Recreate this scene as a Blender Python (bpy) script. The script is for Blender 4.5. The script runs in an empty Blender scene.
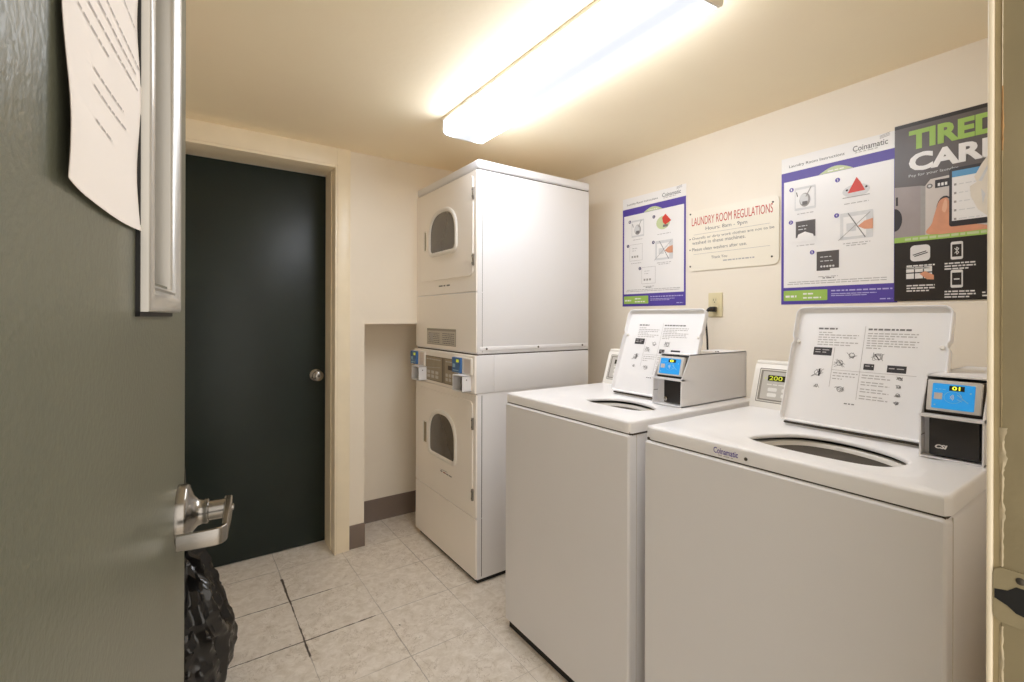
import bpy, bmesh, math, random
from mathutils import Vector, Matrix, noise
random.seed(7)
S = bpy.context.scene
COL = S.collection
PI = math.pi
R = math.radians

# ------------------------------------------------------------------ camera
YAW, ROLL = R(34.7), R(-0.17)
cam_data = bpy.data.cameras.new('camera')
cam = bpy.data.objects.new('camera', cam_data)
COL.objects.link(cam)
S.camera = cam
cam_data.sensor_width = 36.0
cam_data.lens = 475.0 / 1024.0 * 36.0
cam_data.shift_y = -(341.0 - 317.1) / 1024.0
cam_data.clip_start = 0.01
right0 = Vector((math.cos(YAW), -math.sin(YAW), 0)); up0 = Vector((0, 0, 1)); fwd = Vector((math.sin(YAW), math.cos(YAW), 0))
cr = right0 * math.cos(ROLL) - up0 * math.sin(ROLL)
cu = right0 * math.sin(ROLL) + up0 * math.cos(ROLL)
m = Matrix((cr, cu, -fwd)).transposed().to_4x4()
m.translation = Vector((0, 0, 1.24))
cam.matrix_world = m

# ------------------------------------------------------------------ world + exposure
W = bpy.data.worlds.new('world'); S.world = W; W.use_nodes = True
bg = W.node_tree.nodes['Background']
bg.inputs[0].default_value = (1.0, 0.93, 0.85, 1)
bg.inputs[1].default_value = 0.75
S.view_settings.view_transform = 'Standard'
S.view_settings.look = 'None'
S.view_settings.exposure = 1.27
S.view_settings.gamma = 1.0
S.view_settings.use_curve_mapping = False
LAMP = 10.5
S.cycles.max_bounces = 20
S.cycles.diffuse_bounces = 16
S.cycles.glossy_bounces = 8

# ------------------------------------------------------------------ materials
def lin(c):
    return tuple((x / 12.92 if x <= 0.04045 else ((x + 0.055) / 1.055) ** 2.4) for x in (v / 255.0 for v in c))

MATS = {}
def mat(name, rgb, rough=0.5, metal=0.0, var=0.03, vscale=6.0, bump=0.0, bscale=60.0, spec=0.5, coat=0.0, emit=None):
    if name in MATS: return MATS[name]
    M = bpy.data.materials.new(name); M.use_nodes = True
    nt = M.node_tree; N = nt.nodes; L = nt.links
    b = N['Principled BSDF']
    c = lin(rgb)
    b.inputs['Roughness'].default_value = rough
    b.inputs['Metallic'].default_value = metal
    b.inputs['Specular IOR Level'].default_value = spec
    b.inputs['Coat Weight'].default_value = coat
    tc = N.new('ShaderNodeTexCoord')
    if var > 0:
        nz = N.new('ShaderNodeTexNoise'); nz.inputs['Scale'].default_value = vscale; nz.inputs['Detail'].default_value = 5
        L.new(tc.outputs['Object'], nz.inputs['Vector'])
        rp = N.new('ShaderNodeValToRGB')
        rp.color_ramp.elements[0].position = 0.3; rp.color_ramp.elements[1].position = 0.7
        rp.color_ramp.elements[0].color = tuple(max(0, x * (1 - var)) for x in c) + (1,)
        rp.color_ramp.elements[1].color = tuple(min(1, x * (1 + var)) for x in c) + (1,)
        L.new(nz.outputs['Fac'], rp.inputs['Fac']); L.new(rp.outputs['Color'], b.inputs['Base Color'])
    else:
        b.inputs['Base Color'].default_value = c + (1,)
    if bump > 0:
        n2 = N.new('ShaderNodeTexNoise'); n2.inputs['Scale'].default_value = bscale; n2.inputs['Detail'].default_value = 4
        L.new(tc.outputs['Object'], n2.inputs['Vector'])
        bp = N.new('ShaderNodeBump'); bp.inputs['Strength'].default_value = bump; bp.inputs['Distance'].default_value = 0.002
        L.new(n2.outputs['Fac'], bp.inputs['Height']); L.new(bp.outputs['Normal'], b.inputs['Normal'])
    if emit:
        b.inputs['Emission Color'].default_value = lin(emit[0]) + (1,)
        b.inputs['Emission Strength'].default_value = emit[1]
    MATS[name] = M
    return M

wall_m = mat('cream_wall_paint', (240, 231, 215), 0.45, var=0.02, vscale=2.5, bump=0.25, bscale=45)
ceil_m = mat('cream_ceiling_paint', (255, 240, 211), 0.6, var=0.025, vscale=2, bump=0.3, bscale=35)
frame_m = mat('cream_gloss_paint', (243, 231, 205), 0.32, var=0.03, vscale=9, bump=0.2, bscale=40)
soffit_m = wall_m
base_m = mat('brown_grey_vinyl_base', (124, 110, 100), 0.45, var=0.05)
enamel = mat('white_enamel', (228, 227, 228), 0.42, var=0.012, vscale=3)
enamel_lit = mat('white_enamel_lightened', (246, 240, 232), 0.42, var=0.012, vscale=3)  # dryer front's copy of the enamel, lightened to stand for bounced light
plastic_w = mat('white_plastic', (232, 228, 220), 0.4, var=0.01)
deck_m = mat('white_deck_enamel', (236, 235, 235), 0.32, var=0.01)
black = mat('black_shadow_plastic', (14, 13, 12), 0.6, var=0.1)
seam_m = mat('seam_dark', (70, 62, 52), 0.7, var=0.0)
darkglass = mat('dark_window_glass', (78, 72, 64), 0.12, var=0.05, vscale=12, coat=0.5)
steel = mat('brushed_steel', (156, 152, 146), 0.26, metal=1.0, var=0.05, vscale=30)
dsteel = mat('dull_basket_steel', (96, 90, 82), 0.4, metal=0.8, var=0.1)
green_back = mat('dark_green_paint', (29, 39, 35), 0.36, var=0.12, vscale=5, spec=0.4, bump=0.25, bscale=30)
green_front = mat('green_door_paint_glare', (97, 99, 84), 0.32, var=0.06, vscale=4, bump=0.22, bscale=170)  # dark green door paint, base colour lightened to stand for glare
trim_grey = mat('grey_lite_trim', (186, 183, 176), 0.3, metal=0.35, var=0.03)
paper = mat('white_paper', (240, 234, 228), 0.7, var=0.012)
inkgrey = mat('ink_grey', (120, 118, 118), 0.7, var=0)
inkpale = mat('ink_pale_grey', (182, 178, 176), 0.7, var=0)
inkdark = mat('ink_dark', (52, 48, 50), 0.6, var=0)
purple = mat('print_purple', (84, 66, 160), 0.4, var=0.03)
lime = mat('print_lime', (160, 196, 92), 0.4, var=0.03)
limepale = mat('print_pale_lime', (196, 208, 160), 0.4, var=0.02)
redp = mat('print_red', (214, 62, 44), 0.45, var=0.02)
redt = mat('print_sign_red', (196, 66, 50), 0.45, var=0.02)
poster_w = mat('poster_white', (240, 238, 236), 0.3, var=0.008)
sign_w = mat('sign_white', (240, 233, 216), 0.28, var=0.01)
pic_grey = mat('print_light_grey', (214, 214, 214), 0.4, var=0.03, vscale=80)
pic_mid = mat('print_mid_grey', (160, 156, 152), 0.4, var=0.04, vscale=80)
skin = mat('print_skin', (214, 150, 116), 0.4, var=0.06, vscale=40)
posterblack = mat('poster_black', (38, 32, 28), 0.28, var=0.04)
ivory = mat('ivory_plastic', (222, 210, 170), 0.35, var=0.01)
cordblack = mat('black_rubber', (26, 24, 22), 0.45, var=0)
blue = mat('reader_blue', (36, 138, 206), 0.3, var=0.02, emit=((36, 138, 206), 0.25))
dispdark = mat('display_dark', (44, 44, 24), 0.25, var=0)
digit = mat('display_yellow_digit', (232, 236, 60), 0.4, var=0, emit=((232, 236, 60), 0.4))
digitg = mat('display_green_digit', (190, 200, 50), 0.4, var=0, emit=((190, 200, 50), 0.2))
panel_grey = mat('console_grey_overlay', (196, 192, 184), 0.4, var=0.02)
panel_dk = mat('console_grey_band', (140, 134, 124), 0.4, var=0.04)
coinblack = mat('coin_panel_black', (34, 30, 28), 0.4, var=0.05)
olive = mat('olive_jamb_paint', (150, 138, 108), 0.42, var=0.06, vscale=12, bump=0.5, bscale=50)
olive_l = mat('worn_olive_cream_paint', (170, 154, 118), 0.4, var=0.05, vscale=14)
chip_m = mat('chipped_bare_wood', (176, 136, 88), 0.7, var=0.15, vscale=60)
bagm = mat('black_bin_bag_plastic', (15, 14, 14), 0.24, var=0.1, bump=0.15, bscale=22, coat=0.3)

# floor tiles
def tile_material():
    M = bpy.data.materials.new('vinyl_floor_tiles'); M.use_nodes = True
    nt = M.node_tree; N = nt.nodes; L = nt.links; b = N['Principled BSDF']
    tc = N.new('ShaderNodeTexCoord'); sep = N.new('ShaderNodeSeparateXYZ'); L.new(tc.outputs['Object'], sep.inputs[0])
    def mth(op, a, bb=None, c=None, clamp=False):
        n = N.new('ShaderNodeMath'); n.operation = op; n.use_clamp = clamp
        for i, v in enumerate((a, bb, c)):
            if v is None: continue
            if isinstance(v, (int, float)): n.inputs[i].default_value = v
            else: L.new(v, n.inputs[i])
        return n.outputs[0]
    def ns(scale, detail=4, rough=0.5, w=0.0):
        n = N.new('ShaderNodeTexNoise'); n.inputs['Scale'].default_value = scale; n.inputs['Detail'].default_value = detail
        n.inputs['Roughness'].default_value = rough; n.inputs['Distortion'].default_value = w
        L.new(tc.outputs['Object'], n.inputs['Vector']); return n.outputs['Fac']
    T = 0.305
    wob = mth('ADD', mth('MULTIPLY', mth('SUBTRACT', ns(9), 0.5), 0.007), mth('MULTIPLY', mth('SUBTRACT', ns(70), 0.5), 0.004))
    def dist(co, off):
        q = mth('DIVIDE', mth('SUBTRACT', mth('ADD', co, wob), off), T)
        fr = mth('FRACT', mth('ADD', q, 0.5))
        return mth('MULTIPLY', mth('ABSOLUTE', mth('SUBTRACT', fr, 0.5)), T)
    dx = dist(sep.outputs[0], 0.385); dy = dist(sep.outputs[1], 1.94)
    # width of the joint varies: wider, dirtier joints where tiles have moved
    wide = mth('MULTIPLY', mth('SUBTRACT', ns(2.3, 2), 0.47, clamp=True), 0.011)
    # two opened joints: along x=.385 between y 1.85..2.35 and along y=1.94 for x<.66
    def inside(co, lo, hi):
        return mth('MULTIPLY', mth('GREATER_THAN', co, lo), mth('LESS_THAN', co, hi))
    gx = mth('MULTIPLY', inside(sep.outputs[0], 0.3, 0.45), inside(sep.outputs[1], 1.84, 2.46))
    gy = mth('MULTIPLY', inside(sep.outputs[1], 1.9, 1.98), inside(sep.outputs[0], -0.3, 0.66))
    gy2 = mth('MULTIPLY', inside(sep.outputs[1], 2.2, 2.29), inside(sep.outputs[0], 0.05, 0.56))
    ragged = mth('MULTIPLY', mth('SUBTRACT', ns(30, 4, .7), 0.36, clamp=True), 0.0105)
    wx = mth('ADD', mth('ADD', wide, 0.0009), mth('MULTIPLY', gx, ragged))
    wy = mth('ADD', mth('ADD', wide, 0.0007), mth('MULTIPLY', mth('ADD', gy, mth('MULTIPLY', gy2, 0.6)), ragged))
    lx = mth('LESS_THAN', dx, wx); ly = mth('LESS_THAN', dy, wy)
    line = mth('MAXIMUM', lx, ly)
    strong = mth('ADD', 0.42, mth('MULTIPLY', mth('MAXIMUM', mth('MULTIPLY', lx, gx), mth('MULTIPLY', ly, mth('MAXIMUM', gy, gy2))), 0.5))
    line = mth('MULTIPLY', line, strong)
    # marbling
    rp = N.new('ShaderNodeValToRGB'); e = rp.color_ramp.elements
    e[0].position = 0.32; e[0].color = lin((206, 196, 180)) + (1,)
    e[1].position = 0.62; e[1].color = lin((234, 227, 217)) + (1,)
    L.new(ns(26, 9, 0.74, 0.5), rp.inputs['Fac'])
    # scuffs: brown scribbles
    v = mth('LESS_THAN', mth('ABSOLUTE', mth('SUBTRACT', ns(13, 6, 0.6, 2.0), 0.5)), 0.007)
    v = mth('MULTIPLY', v, mth('GREATER_THAN', ns(6, 2), 0.5))
    mx = N.new('ShaderNodeMix'); mx.data_type = 'RGBA'
    L.new(mth('MULTIPLY', v, 0.55), mx.inputs['Factor']); L.new(rp.outputs['Color'], mx.inputs[6]); mx.inputs[7].default_value = lin((150, 130, 105)) + (1,)
    sp = mth('GREATER_THAN', ns(55, 2, 0.4), 0.775)
    mxs = N.new('ShaderNodeMix'); mxs.data_type = 'RGBA'
    L.new(mth('MULTIPLY', sp, 0.7), mxs.inputs['Factor']); L.new(mx.outputs[2], mxs.inputs[6]); mxs.inputs[7].default_value = lin((90, 78, 62)) + (1,)
    mx2 = N.new('ShaderNodeMix'); mx2.data_type = 'RGBA'
    L.new(line, mx2.inputs['Factor']); L.new(mxs.outputs[2], mx2.inputs[6]); mx2.inputs[7].default_value = lin((58, 44, 28)) + (1,)
    L.new(mx2.outputs[2], b.inputs['Base Color'])
    b.inputs['Roughness'].default_value = 0.42
    bp = N.new('ShaderNodeBump'); bp.inputs['Strength'].default_value = 0.25; bp.inputs['Distance'].default_value = 0.002
    L.new(mth('SUBTRACT', ns(24, 5), line), bp.inputs['Height']); L.new(bp.outputs['Normal'], b.inputs['Normal'])
    return M
floor_m = tile_material()

# lit lens of the lamp: two tubes behind a ribbed diffuser
def lens_material():
    M = bpy.data.materials.new('lit_diffuser'); M.use_nodes = True
    nt = M.node_tree; N = nt.nodes; L = nt.links; b = N['Principled BSDF']
    tc = N.new('ShaderNodeTexCoord'); sep = N.new('ShaderNodeSeparateXYZ'); L.new(tc.outputs['Object'], sep.inputs[0])
    def mth(op, a, bb=None):
        n = N.new('ShaderNodeMath'); n.operation = op
        for i, v in enumerate((a, bb)):
            if v is None: continue
            if isinstance(v, (int, float)): n.inputs[i].default_value = v
            else: L.new(v, n.inputs[i])
        return n.outputs[0]
    ax = mth('ABSOLUTE', sep.outputs[0])
    g = mth('DIVIDE', mth('MINIMUM', mth('SUBTRACT', ax, 0.068), 0.0), 0.019)
    ga = mth('POWER', 2.718, mth('MULTIPLY', mth('MULTIPLY', g, g), -1.0))
    ye = mth('SUBTRACT', 0.60, mth('ABSOLUTE', sep.outputs[1]))
    yr = N.new('ShaderNodeMapRange'); yr.inputs[1].default_value = 0.0; yr.inputs[2].default_value = 0.05; yr.inputs[3].default_value = 0.12; yr.inputs[4].default_value = 1.0
    L.new(ye, yr.inputs[0])
    zr = N.new('ShaderNodeMapRange'); zr.inputs[1].default_value = -0.022; zr.inputs[2].default_value = -0.055; zr.inputs[3].default_value = 0.12; zr.inputs[4].default_value = 1.05; zr.interpolation_type = 'SMOOTHSTEP'
    L.new(sep.outputs[2], zr.inputs[0])
    side = mth('GREATER_THAN', ax, 0.1025)
    sd = mth('ADD', mth('SUBTRACT', 1.0, side), mth('MULTIPLY', side, zr.outputs[0]))
    st = mth('ADD', mth('MULTIPLY', mth('MULTIPLY', mth('MULTIPLY', ga, yr.outputs[0]), sd), LAMP), 0.37)
    b.inputs['Base Color'].default_value = (0.12, 0.12, 0.12, 1)
    b.inputs['Roughness'].default_value = 0.3
    b.inputs['Emission Color'].default_value = (0.91, 0.955, 1.05, 1)
    L.new(st, b.inputs['Emission Strength'])
    return M
lens_m = lens_material()

# ------------------------------------------------------------------ mesh helpers
class MB:
    """collects shapes with material slots and links them as ONE mesh object"""
    def __init__(self): self.v = []; self.f = []; self.mi = []; self.mats = []
    def slot(self, m):
        if m not in self.mats: self.mats.append(m)
        return self.mats.index(m)
    def add(self, verts, faces, m):
        k = len(self.v); s = self.slot(m)
        self.v += [Vector(p) for p in verts]
        for f in faces: self.f.append([i + k for i in f]); self.mi.append(s)
        return self
    def addbm(self, bm, m):
        bm.verts.index_update()
        self.add([v.co.copy() for v in bm.verts], [[v.index for v in f.verts] for f in bm.faces], m); bm.free(); return self
    def box(self, x0, x1, y0, y1, z0, z1, m, bev=0.0, seg=3, xf=None, verts_only=False):
        bm = bmesh.new()
        vs = [bm.verts.new(p) for p in ((x0,y0,z0),(x1,y0,z0),(x1,y1,z0),(x0,y1,z0),(x0,y0,z1),(x1,y0,z1),(x1,y1,z1),(x0,y1,z1))]
        for f in ((0,3,2,1),(4,5,6,7),(0,1,5,4),(1,2,6,5),(2,3,7,6),(3,0,4,7)): bm.faces.new([vs[i] for i in f])
        if bev > 0:
            es = list(bm.edges)
            if verts_only: es = [e for e in es if abs(e.verts[0].co.z - e.verts[1].co.z) > 1e-6]
            bmesh.ops.bevel(bm, geom=es, offset=bev, segments=seg, affect='EDGES', profile=0.5)
        if xf: bmesh.ops.transform(bm, matrix=xf, verts=bm.verts)
        return self.addbm(bm, m)
    def prism(self, poly, fn, d0, d1, m):
        """poly: list of (a,b); fn(a,b,d)->point; closed solid between depth d0 and d1"""
        n = len(poly)
        vs = [fn(a, b, d0) for a, b in poly] + [fn(a, b, d1) for a, b in poly]
        fs = [list(range(n))[::-1], list(range(n, 2 * n))] + [[i, (i + 1) % n, n + (i + 1) % n, n + i] for i in range(n)]
        return self.add(vs, fs, m)
    def loft(self, loops, m, cap0=False, cap1=False, closed=True):
        n = len(loops[0]); vs = [p for l in loops for p in l]; fs = []
        for k in range(len(loops) - 1):
            for i in range(n if closed else n - 1):
                j = (i + 1) % n
                fs.append([k*n+i, k*n+j, (k+1)*n+j, (k+1)*n+i])
        if cap0: fs.append(list(range(n))[::-1])
        if cap1: fs.append([(len(loops)-1)*n+i for i in range(n)])
        return self.add(vs, fs, m)
    def lathe(self, prof, c, axis, m, n=32, cap0=True, cap1=True):
        a = Vector(axis).normalized(); t = Vector((0,0,1)) if abs(a.z) < .9 else Vector((1,0,0))
        p = a.cross(t).normalized(); q = a.cross(p)
        loops = [[Vector(c) + a*h + (p*math.cos(2*PI*i/n) + q*math.sin(2*PI*i/n))*r for i in range(n)] for r, h in prof]
        return self.loft(loops, m, cap0, cap1)
    def tube(self, pts, r, m, n=10):
        P = [Vector(p) for p in pts]; loops = []
        up = Vector((0.13, 0.21, 0.97)).normalized()
        for i, p in enumerate(P):
            d = (P[min(i+1, len(P)-1)] - P[max(i-1, 0)]).normalized()
            s = d.cross(up)
            if s.length < 1e-3: s = d.cross(Vector((1, 0, 0)))
            s.normalize(); t = s.cross(d)
            rr = r[i] if isinstance(r, (list, tuple)) else r
            loops.append([p + (s*math.cos(2*PI*k/n) + t*math.sin(2*PI*k/n))*rr for k in range(n)])
        return self.loft(loops, m, True, True)
    def build(self, name, parent=None, local=False, smooth=35, fixn=True):
        me = bpy.data.meshes.new(name)
        o = bpy.data.objects.new(name, me)
        org = Vector((0, 0, 0))
        if parent is not None and not local: org = ORG.get(parent.name, Vector((0, 0, 0)))
        me.from_pydata([tuple(p - org) for p in self.v], [], self.f)
        for mm in self.mats: me.materials.append(mm)
        for p, s in zip(me.polygons, self.mi): p.material_index = s
        if fixn:
            bm = bmesh.new(); bm.from_mesh(me); bmesh.ops.recalc_face_normals(bm, faces=bm.faces); bm.to_mesh(me); bm.free()
        me.update()
        if smooth:
            me.shade_smooth(); me.set_sharp_from_angle(angle=R(smooth))
            for p in me.polygons:
                if p.area > 0.02 and len(p.vertices) > 5: p.use_smooth = False
        COL.objects.link(o)
        if parent is not None:
            o.parent = parent; ORG[o.name] = ORG.get(parent.name, Vector((0, 0, 0))).copy()
        else: ORG[o.name] = Vector((0, 0, 0))
        return o
ORG = {}
def thing(name, label, cat, loc=(0, 0, 0), rotz=0.0, group=None, kind=None):
    o = bpy.data.objects.new(name, None); COL.objects.link(o)
    o.empty_display_size = 0.05
    o.location = loc; o.rotation_euler = (0, 0, rotz)
    ORG[o.name] = Vector(loc)
    if label: o['label'] = label
    if cat: o['category'] = cat
    if group: o['group'] = group
    if kind: o['kind'] = kind
    return o
def tag(o, label=None, cat=None, group=None, kind=None):
    for k, v in (('label', label), ('category', cat), ('group', group), ('kind', kind)):
        if v: o[k] = v
    return o
def rrect(x0, x1, y0, y1, r, n=6):
    pts = []
    rs = r if isinstance(r, (list, tuple)) else (r, r, r, r)      # order: (x1,y1),(x0,y1),(x0,y0),(x1,y0)
    for (cx, cy, a0, rr) in ((x1-rs[0], y1-rs[0], 0, rs[0]), (x0+rs[1], y1-rs[1], 90, rs[1]), (x0+rs[2], y0+rs[2], 180, rs[2]), (x1-rs[3], y0+rs[3], 270, rs[3])):
        for k in range(n + 1):
            a = R(a0 + 90.0 * k / n); pts.append((cx + rr*math.cos(a), cy + rr*math.sin(a)))
    return pts
def catmull(pts, per=8):
    out = []; n = len(pts)
    for i in range(n):
        p0, p1, p2, p3 = (Vector(pts[(i+k-1) % n]) for k in range(4))
        for s in range(per):
            t = s / per
            out.append(tuple(0.5*((2*p1) + (p2-p0)*t + (2*p0-5*p1+4*p2-p3)*t*t + (3*p1-p0-3*p2+p3)*t**3)))
    return out
def at_angles(poly, c, n=96):
    """resample a star-shaped polygon at n equal angles round c"""
    out = []
    for k in range(n):
        a = 2*PI*k/n + 0.001; d = (math.cos(a), math.sin(a)); best = None
        for i in range(len(poly)):
            ax, ay = poly[i][0]-c[0], poly[i][1]-c[1]; bx, by = poly[(i+1) % len(poly)][0]-c[0], poly[(i+1) % len(poly)][1]-c[1]
            ex, ey = bx-ax, by-ay; den = d[0]*ey - d[1]*ex
            if abs(den) < 1e-12: continue
            t = (ax*ey - ay*ex)/den; s = (ax*d[1] - ay*d[0])/den
            if t > 0 and -1e-6 <= s <= 1+1e-6 and (best is None or t > best): best = t
        out.append((c[0]+d[0]*best, c[1]+d[1]*best))
    return out
def offset(poly, d):
    """shrink a CCW polygon by d"""
    n = len(poly); out = []
    for i in range(n):
        p0, p1, p2 = Vector(poly[i-1]), Vector(poly[i]), Vector(poly[(i+1) % n])
        e1 = (p1-p0); e2 = (p2-p1)
        if e1.length < 1e-9: e1 = e2
        if e2.length < 1e-9: e2 = e1
        n1 = Vector((-e1.y, e1.x)).normalized(); n2 = Vector((-e2.y, e2.x)).normalized()
        b = (n1+n2); b = b.normalized() if b.length > 1e-6 else n1
        k = max(0.5, b.dot(n1)); q = p1 + b*(d/k); out.append((q.x, q.y))
    return out

# text -> polygons
TXT = {}
def text_geo(s, bold=0.0, shear=0.0, spacing=1.0):
    key = (s, bold, shear, spacing)
    if key in TXT: return TXT[key]
    cu_ = bpy.data.curves.new('lettering_source', 'FONT'); cu_.body = s; cu_.size = 1.0; cu_.offset = bold; cu_.shear = shear; cu_.space_character = spacing
    cu_.resolution_u = 3
    o = bpy.data.objects.new('lettering_source', cu_); COL.objects.link(o)
    bpy.context.view_layer.update()
    dg = bpy.context.evaluated_depsgraph_get()
    me = o.evaluated_get(dg).to_mesh()
    vs = [(v.co.x, v.co.y) for v in me.vertices]; fs = [list(p.vertices) for p in me.polygons]
    o.evaluated_get(dg).to_mesh_clear()
    bpy.data.objects.remove(o); bpy.data.curves.remove(cu_)
    xs = [v[0] for v in vs]; ys = [v[1] for v in vs]
    TXT[key] = (vs, fs, min(xs), max(xs), min(ys), max(ys))
    return TXT[key]

class Flat:
    """flat printing on a plane: fn(a,b,c) maps sheet coords (a right, b up, c out) to the world"""
    def __init__(self, fn, step=0.0004, base=0): self.fn = (lambda a, b, c: fn(a, b, c+base*step)); self.mb = MB(); self.step = step
    def poly(self, pts, m, lay=1):
        self.mb.add([self.fn(a, b, lay*self.step) for a, b in pts], [list(range(len(pts)))], m); return self
    def rect(self, a0, a1, b0, b1, m, lay=1, r=0.0):
        return self.poly(rrect(a0, a1, b0, b1, r, 4) if r > 0 else [(a0,b0),(a1,b0),(a1,b1),(a0,b1)], m, lay)
    def disc(self, a, b, r, m, lay=1, ry=None, n=18):
        return self.poly([(a+r*math.cos(2*PI*i/n), b+(ry or r)*math.sin(2*PI*i/n)) for i in range(n)], m, lay)
    def line(self, p, q, w, m, lay=2):
        d = Vector((q[0]-p[0], q[1]-p[1])).normalized(); n = Vector((-d.y, d.x))*w/2
        return self.poly([(p[0]+n.x,p[1]+n.y),(q[0]+n.x,q[1]+n.y),(q[0]-n.x,q[1]-n.y),(p[0]-n.x,p[1]-n.y)], m, lay)
    def text(self, s, a0, a1, b0, b1, m, lay=2, bold=0.0, shear=0.0, spacing=1.0):
        vs, fs, x0, x1, y0, y1 = text_geo(s, bold, shear, spacing)
        self.mb.add([self.fn(a0+(x-x0)/(x1-x0)*(a1-a0), b0+(y-y0)/(y1-y0)*(b1-b0), lay*self.step) for x, y in vs], fs, m); return self
    def words(self, a0, a1, b, h, m, lay=2, seed=0, wmin=0.006, wmax=0.02, gap=0.004):
        rg = random.Random(seed*77+int(b*1e4)); a = a0
        while a < a1:
            w = rg.uniform(wmin, wmax); e = min(a+w, a1)
            self.rect(a, e, b, b+h, m, lay); a = e+gap
        return self
    def build(self, name, parent=None, local=False): return self.mb.build(name, parent, local, smooth=0, fixn=False)

# ------------------------------------------------------------------ the setting
RX, CZ, LX, FY = 2.07, 2.12, -0.42, 0.118
o = MB().box(LX-.1, RX+.1, -1.6, 3.0, -0.06, 0, floor_m).build('floor'); tag(o, kind='structure')
o = MB().box(LX-.1, RX+.1, -.03, 3.0, CZ, CZ+.06, ceil_m).build('ceiling'); tag(o, kind='structure')
o = MB().box(RX, RX+.1, -.03, 3.0, 0, CZ, wall_m).build('wall_right'); tag(o, kind='structure')
o = MB().box(LX-.1, LX, -.03, 3.0, 0, CZ, wall_m).build('wall_left'); tag(o, kind='structure')
# back wall: flat wall with alcove, behind the casing
BY = 2.57
w = MB()
w.box(0.727, 0.808, BY, 2.90, 0, CZ, wall_m)
w.box(0.808, RX, BY, 2.90, 1.20, CZ, wall_m)
w.box(0.808, RX, 2.85, 2.95, 0, 1.20, wall_m)
w.box(LX, -0.17, BY, 2.90, 0, CZ, wall_m)
w.box(-0.17, 0.727, 2.60, 2.90, 2.035, CZ, wall_m)
tag(w.build('wall_back'), kind='structure')
# front wall with the doorway the camera stands in
w = MB()
w.box(0.72, RX, -0.02, FY-.006, 0, CZ, wall_m)
w.box(LX, -0.17, -0.02, FY-.006, 0, CZ, wall_m)
w.box(-0.17, 0.72, -0.02, FY-.006, 2.06, CZ, wall_m)
tag(w.build('wall_front'), kind='structure')

# back door, its frame and casing
fr = thing('trim_1', None, None, (0.69, 2.548, 0), kind='structure')
w = MB(); w.box(0.66, 0.727, 2.556, 2.60, 0, CZ, frame_m, .0015); w.box(-0.24, 0.66, 2.556, 2.60, 2.020, CZ, frame_m, .0015)
w.build('casing_board', fr)
w = MB(); w.box(0.648, 0.6585, 2.548, 2.80, 0, 2.028, frame_m, .002); w.box(-0.17, 0.648, 2.548, 2.80, 2.014, 2.028, frame_m, .002); w.box(-0.18, -0.165, 2.548, 2.80, 0, 2.028, frame_m, .002)
w.box(0.6445, 0.648, 2.62, 2.735, 0, 2.014, frame_m, .0)
jb = w.build('door_frame', fr)
w = MB(); w.box(0.6585, 0.6602, 2.5545, 2.57, 0, 2.0297, mat('old_paint_joint', (150, 128, 84), .6)); w.box(-0.17, 0.6585, 2.5545, 2.57, 2.028, 2.0297, mat('old_paint_joint', (150, 128, 84), .6)); w.build('paint_joint', fr)
d1 = thing('door_1', None, None, (0.24, 2.745, 0), kind='structure')
w = MB(); w.box(-0.163, 0.6465, 2.745, 2.79, 0.006, 2.012, green_back, .002); w.build('door_leaf', d1)
kb = MB(); kc = (0.597, 2.745, 0.921)
kb.lathe([(0.033, 0), (0.033, .003), (0.029, .008), (0.016, .012), (0.013, .03), (0.016, .034), (0.026, .040), (0.0285, .050), (0.0275, .060), (0.019, .067), (0.008, .069)], kc, (0, -1, 0), steel, 36)
kn = kb.build('door_knob', d1); tag(kn, 'round satin steel knob')
MB().lathe([(0.007, .068), (0.007, .0705), (0.004, .0708)], kc, (0, -1, 0), dsteel, 16).build('keyhole', kn)

# baseboards
bb = MB(); bb.box(0.7275, 0.812, BY-.005, BY+.01, 0, 0.125, base_m, .001); bb.box(0.800, 0.8125, BY-.004, 2.85, 0, 0.125, base_m, .001)
tag(bb.build('baseboard_column'), kind='structure')
bb = MB(); bb.prism([(2.85, 0), (2.85, .13), (2.846, .13), (2.844, .02), (2.836, 0)], lambda a, b, d: Vector((d, a, b)), .8125, RX, base_m)
tag(bb.build('baseboard_back'), kind='structure')
bb = MB(); bb.box(RX-.006, RX, FY, 2.84, 0, .125, base_m); tag(bb.build('baseboard_right'), kind='structure')
bb = MB(); bb.box(LX, LX+.006, FY, 2.56, 0, .125, base_m); tag(bb.build('baseboard_left'), kind='structure')

# entrance frame at the right: worn strips and strike plate
fe = thing('trim_2', None, None, (0.70, 0.05, 0), kind='structure')
w = MB(); w.box(0.68, 0.725, -0.05, 0.1127, 0, 2.06, olive, .0008)
w.box(-0.16, 0.725, -0.05, 0.1127, 2.03, 2.06, olive); w.box(-0.17, -0.14, -0.05, 0.1127, 0, 2.06, olive)
w.build('jamb', fe)
w = MB(); w.box(0.6812, 0.725, 0.1127, 0.1186, 0, 2.06, olive_l, .0006); w.build('worn_inner_strip', fe)
w = MB(); w.box(0.679, 0.74, 0.1186, 0.1237, 0, 2.08, frame_m, .0018); tag(w.build('casing_edge', fe), 'cream painted edge strip')
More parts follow.
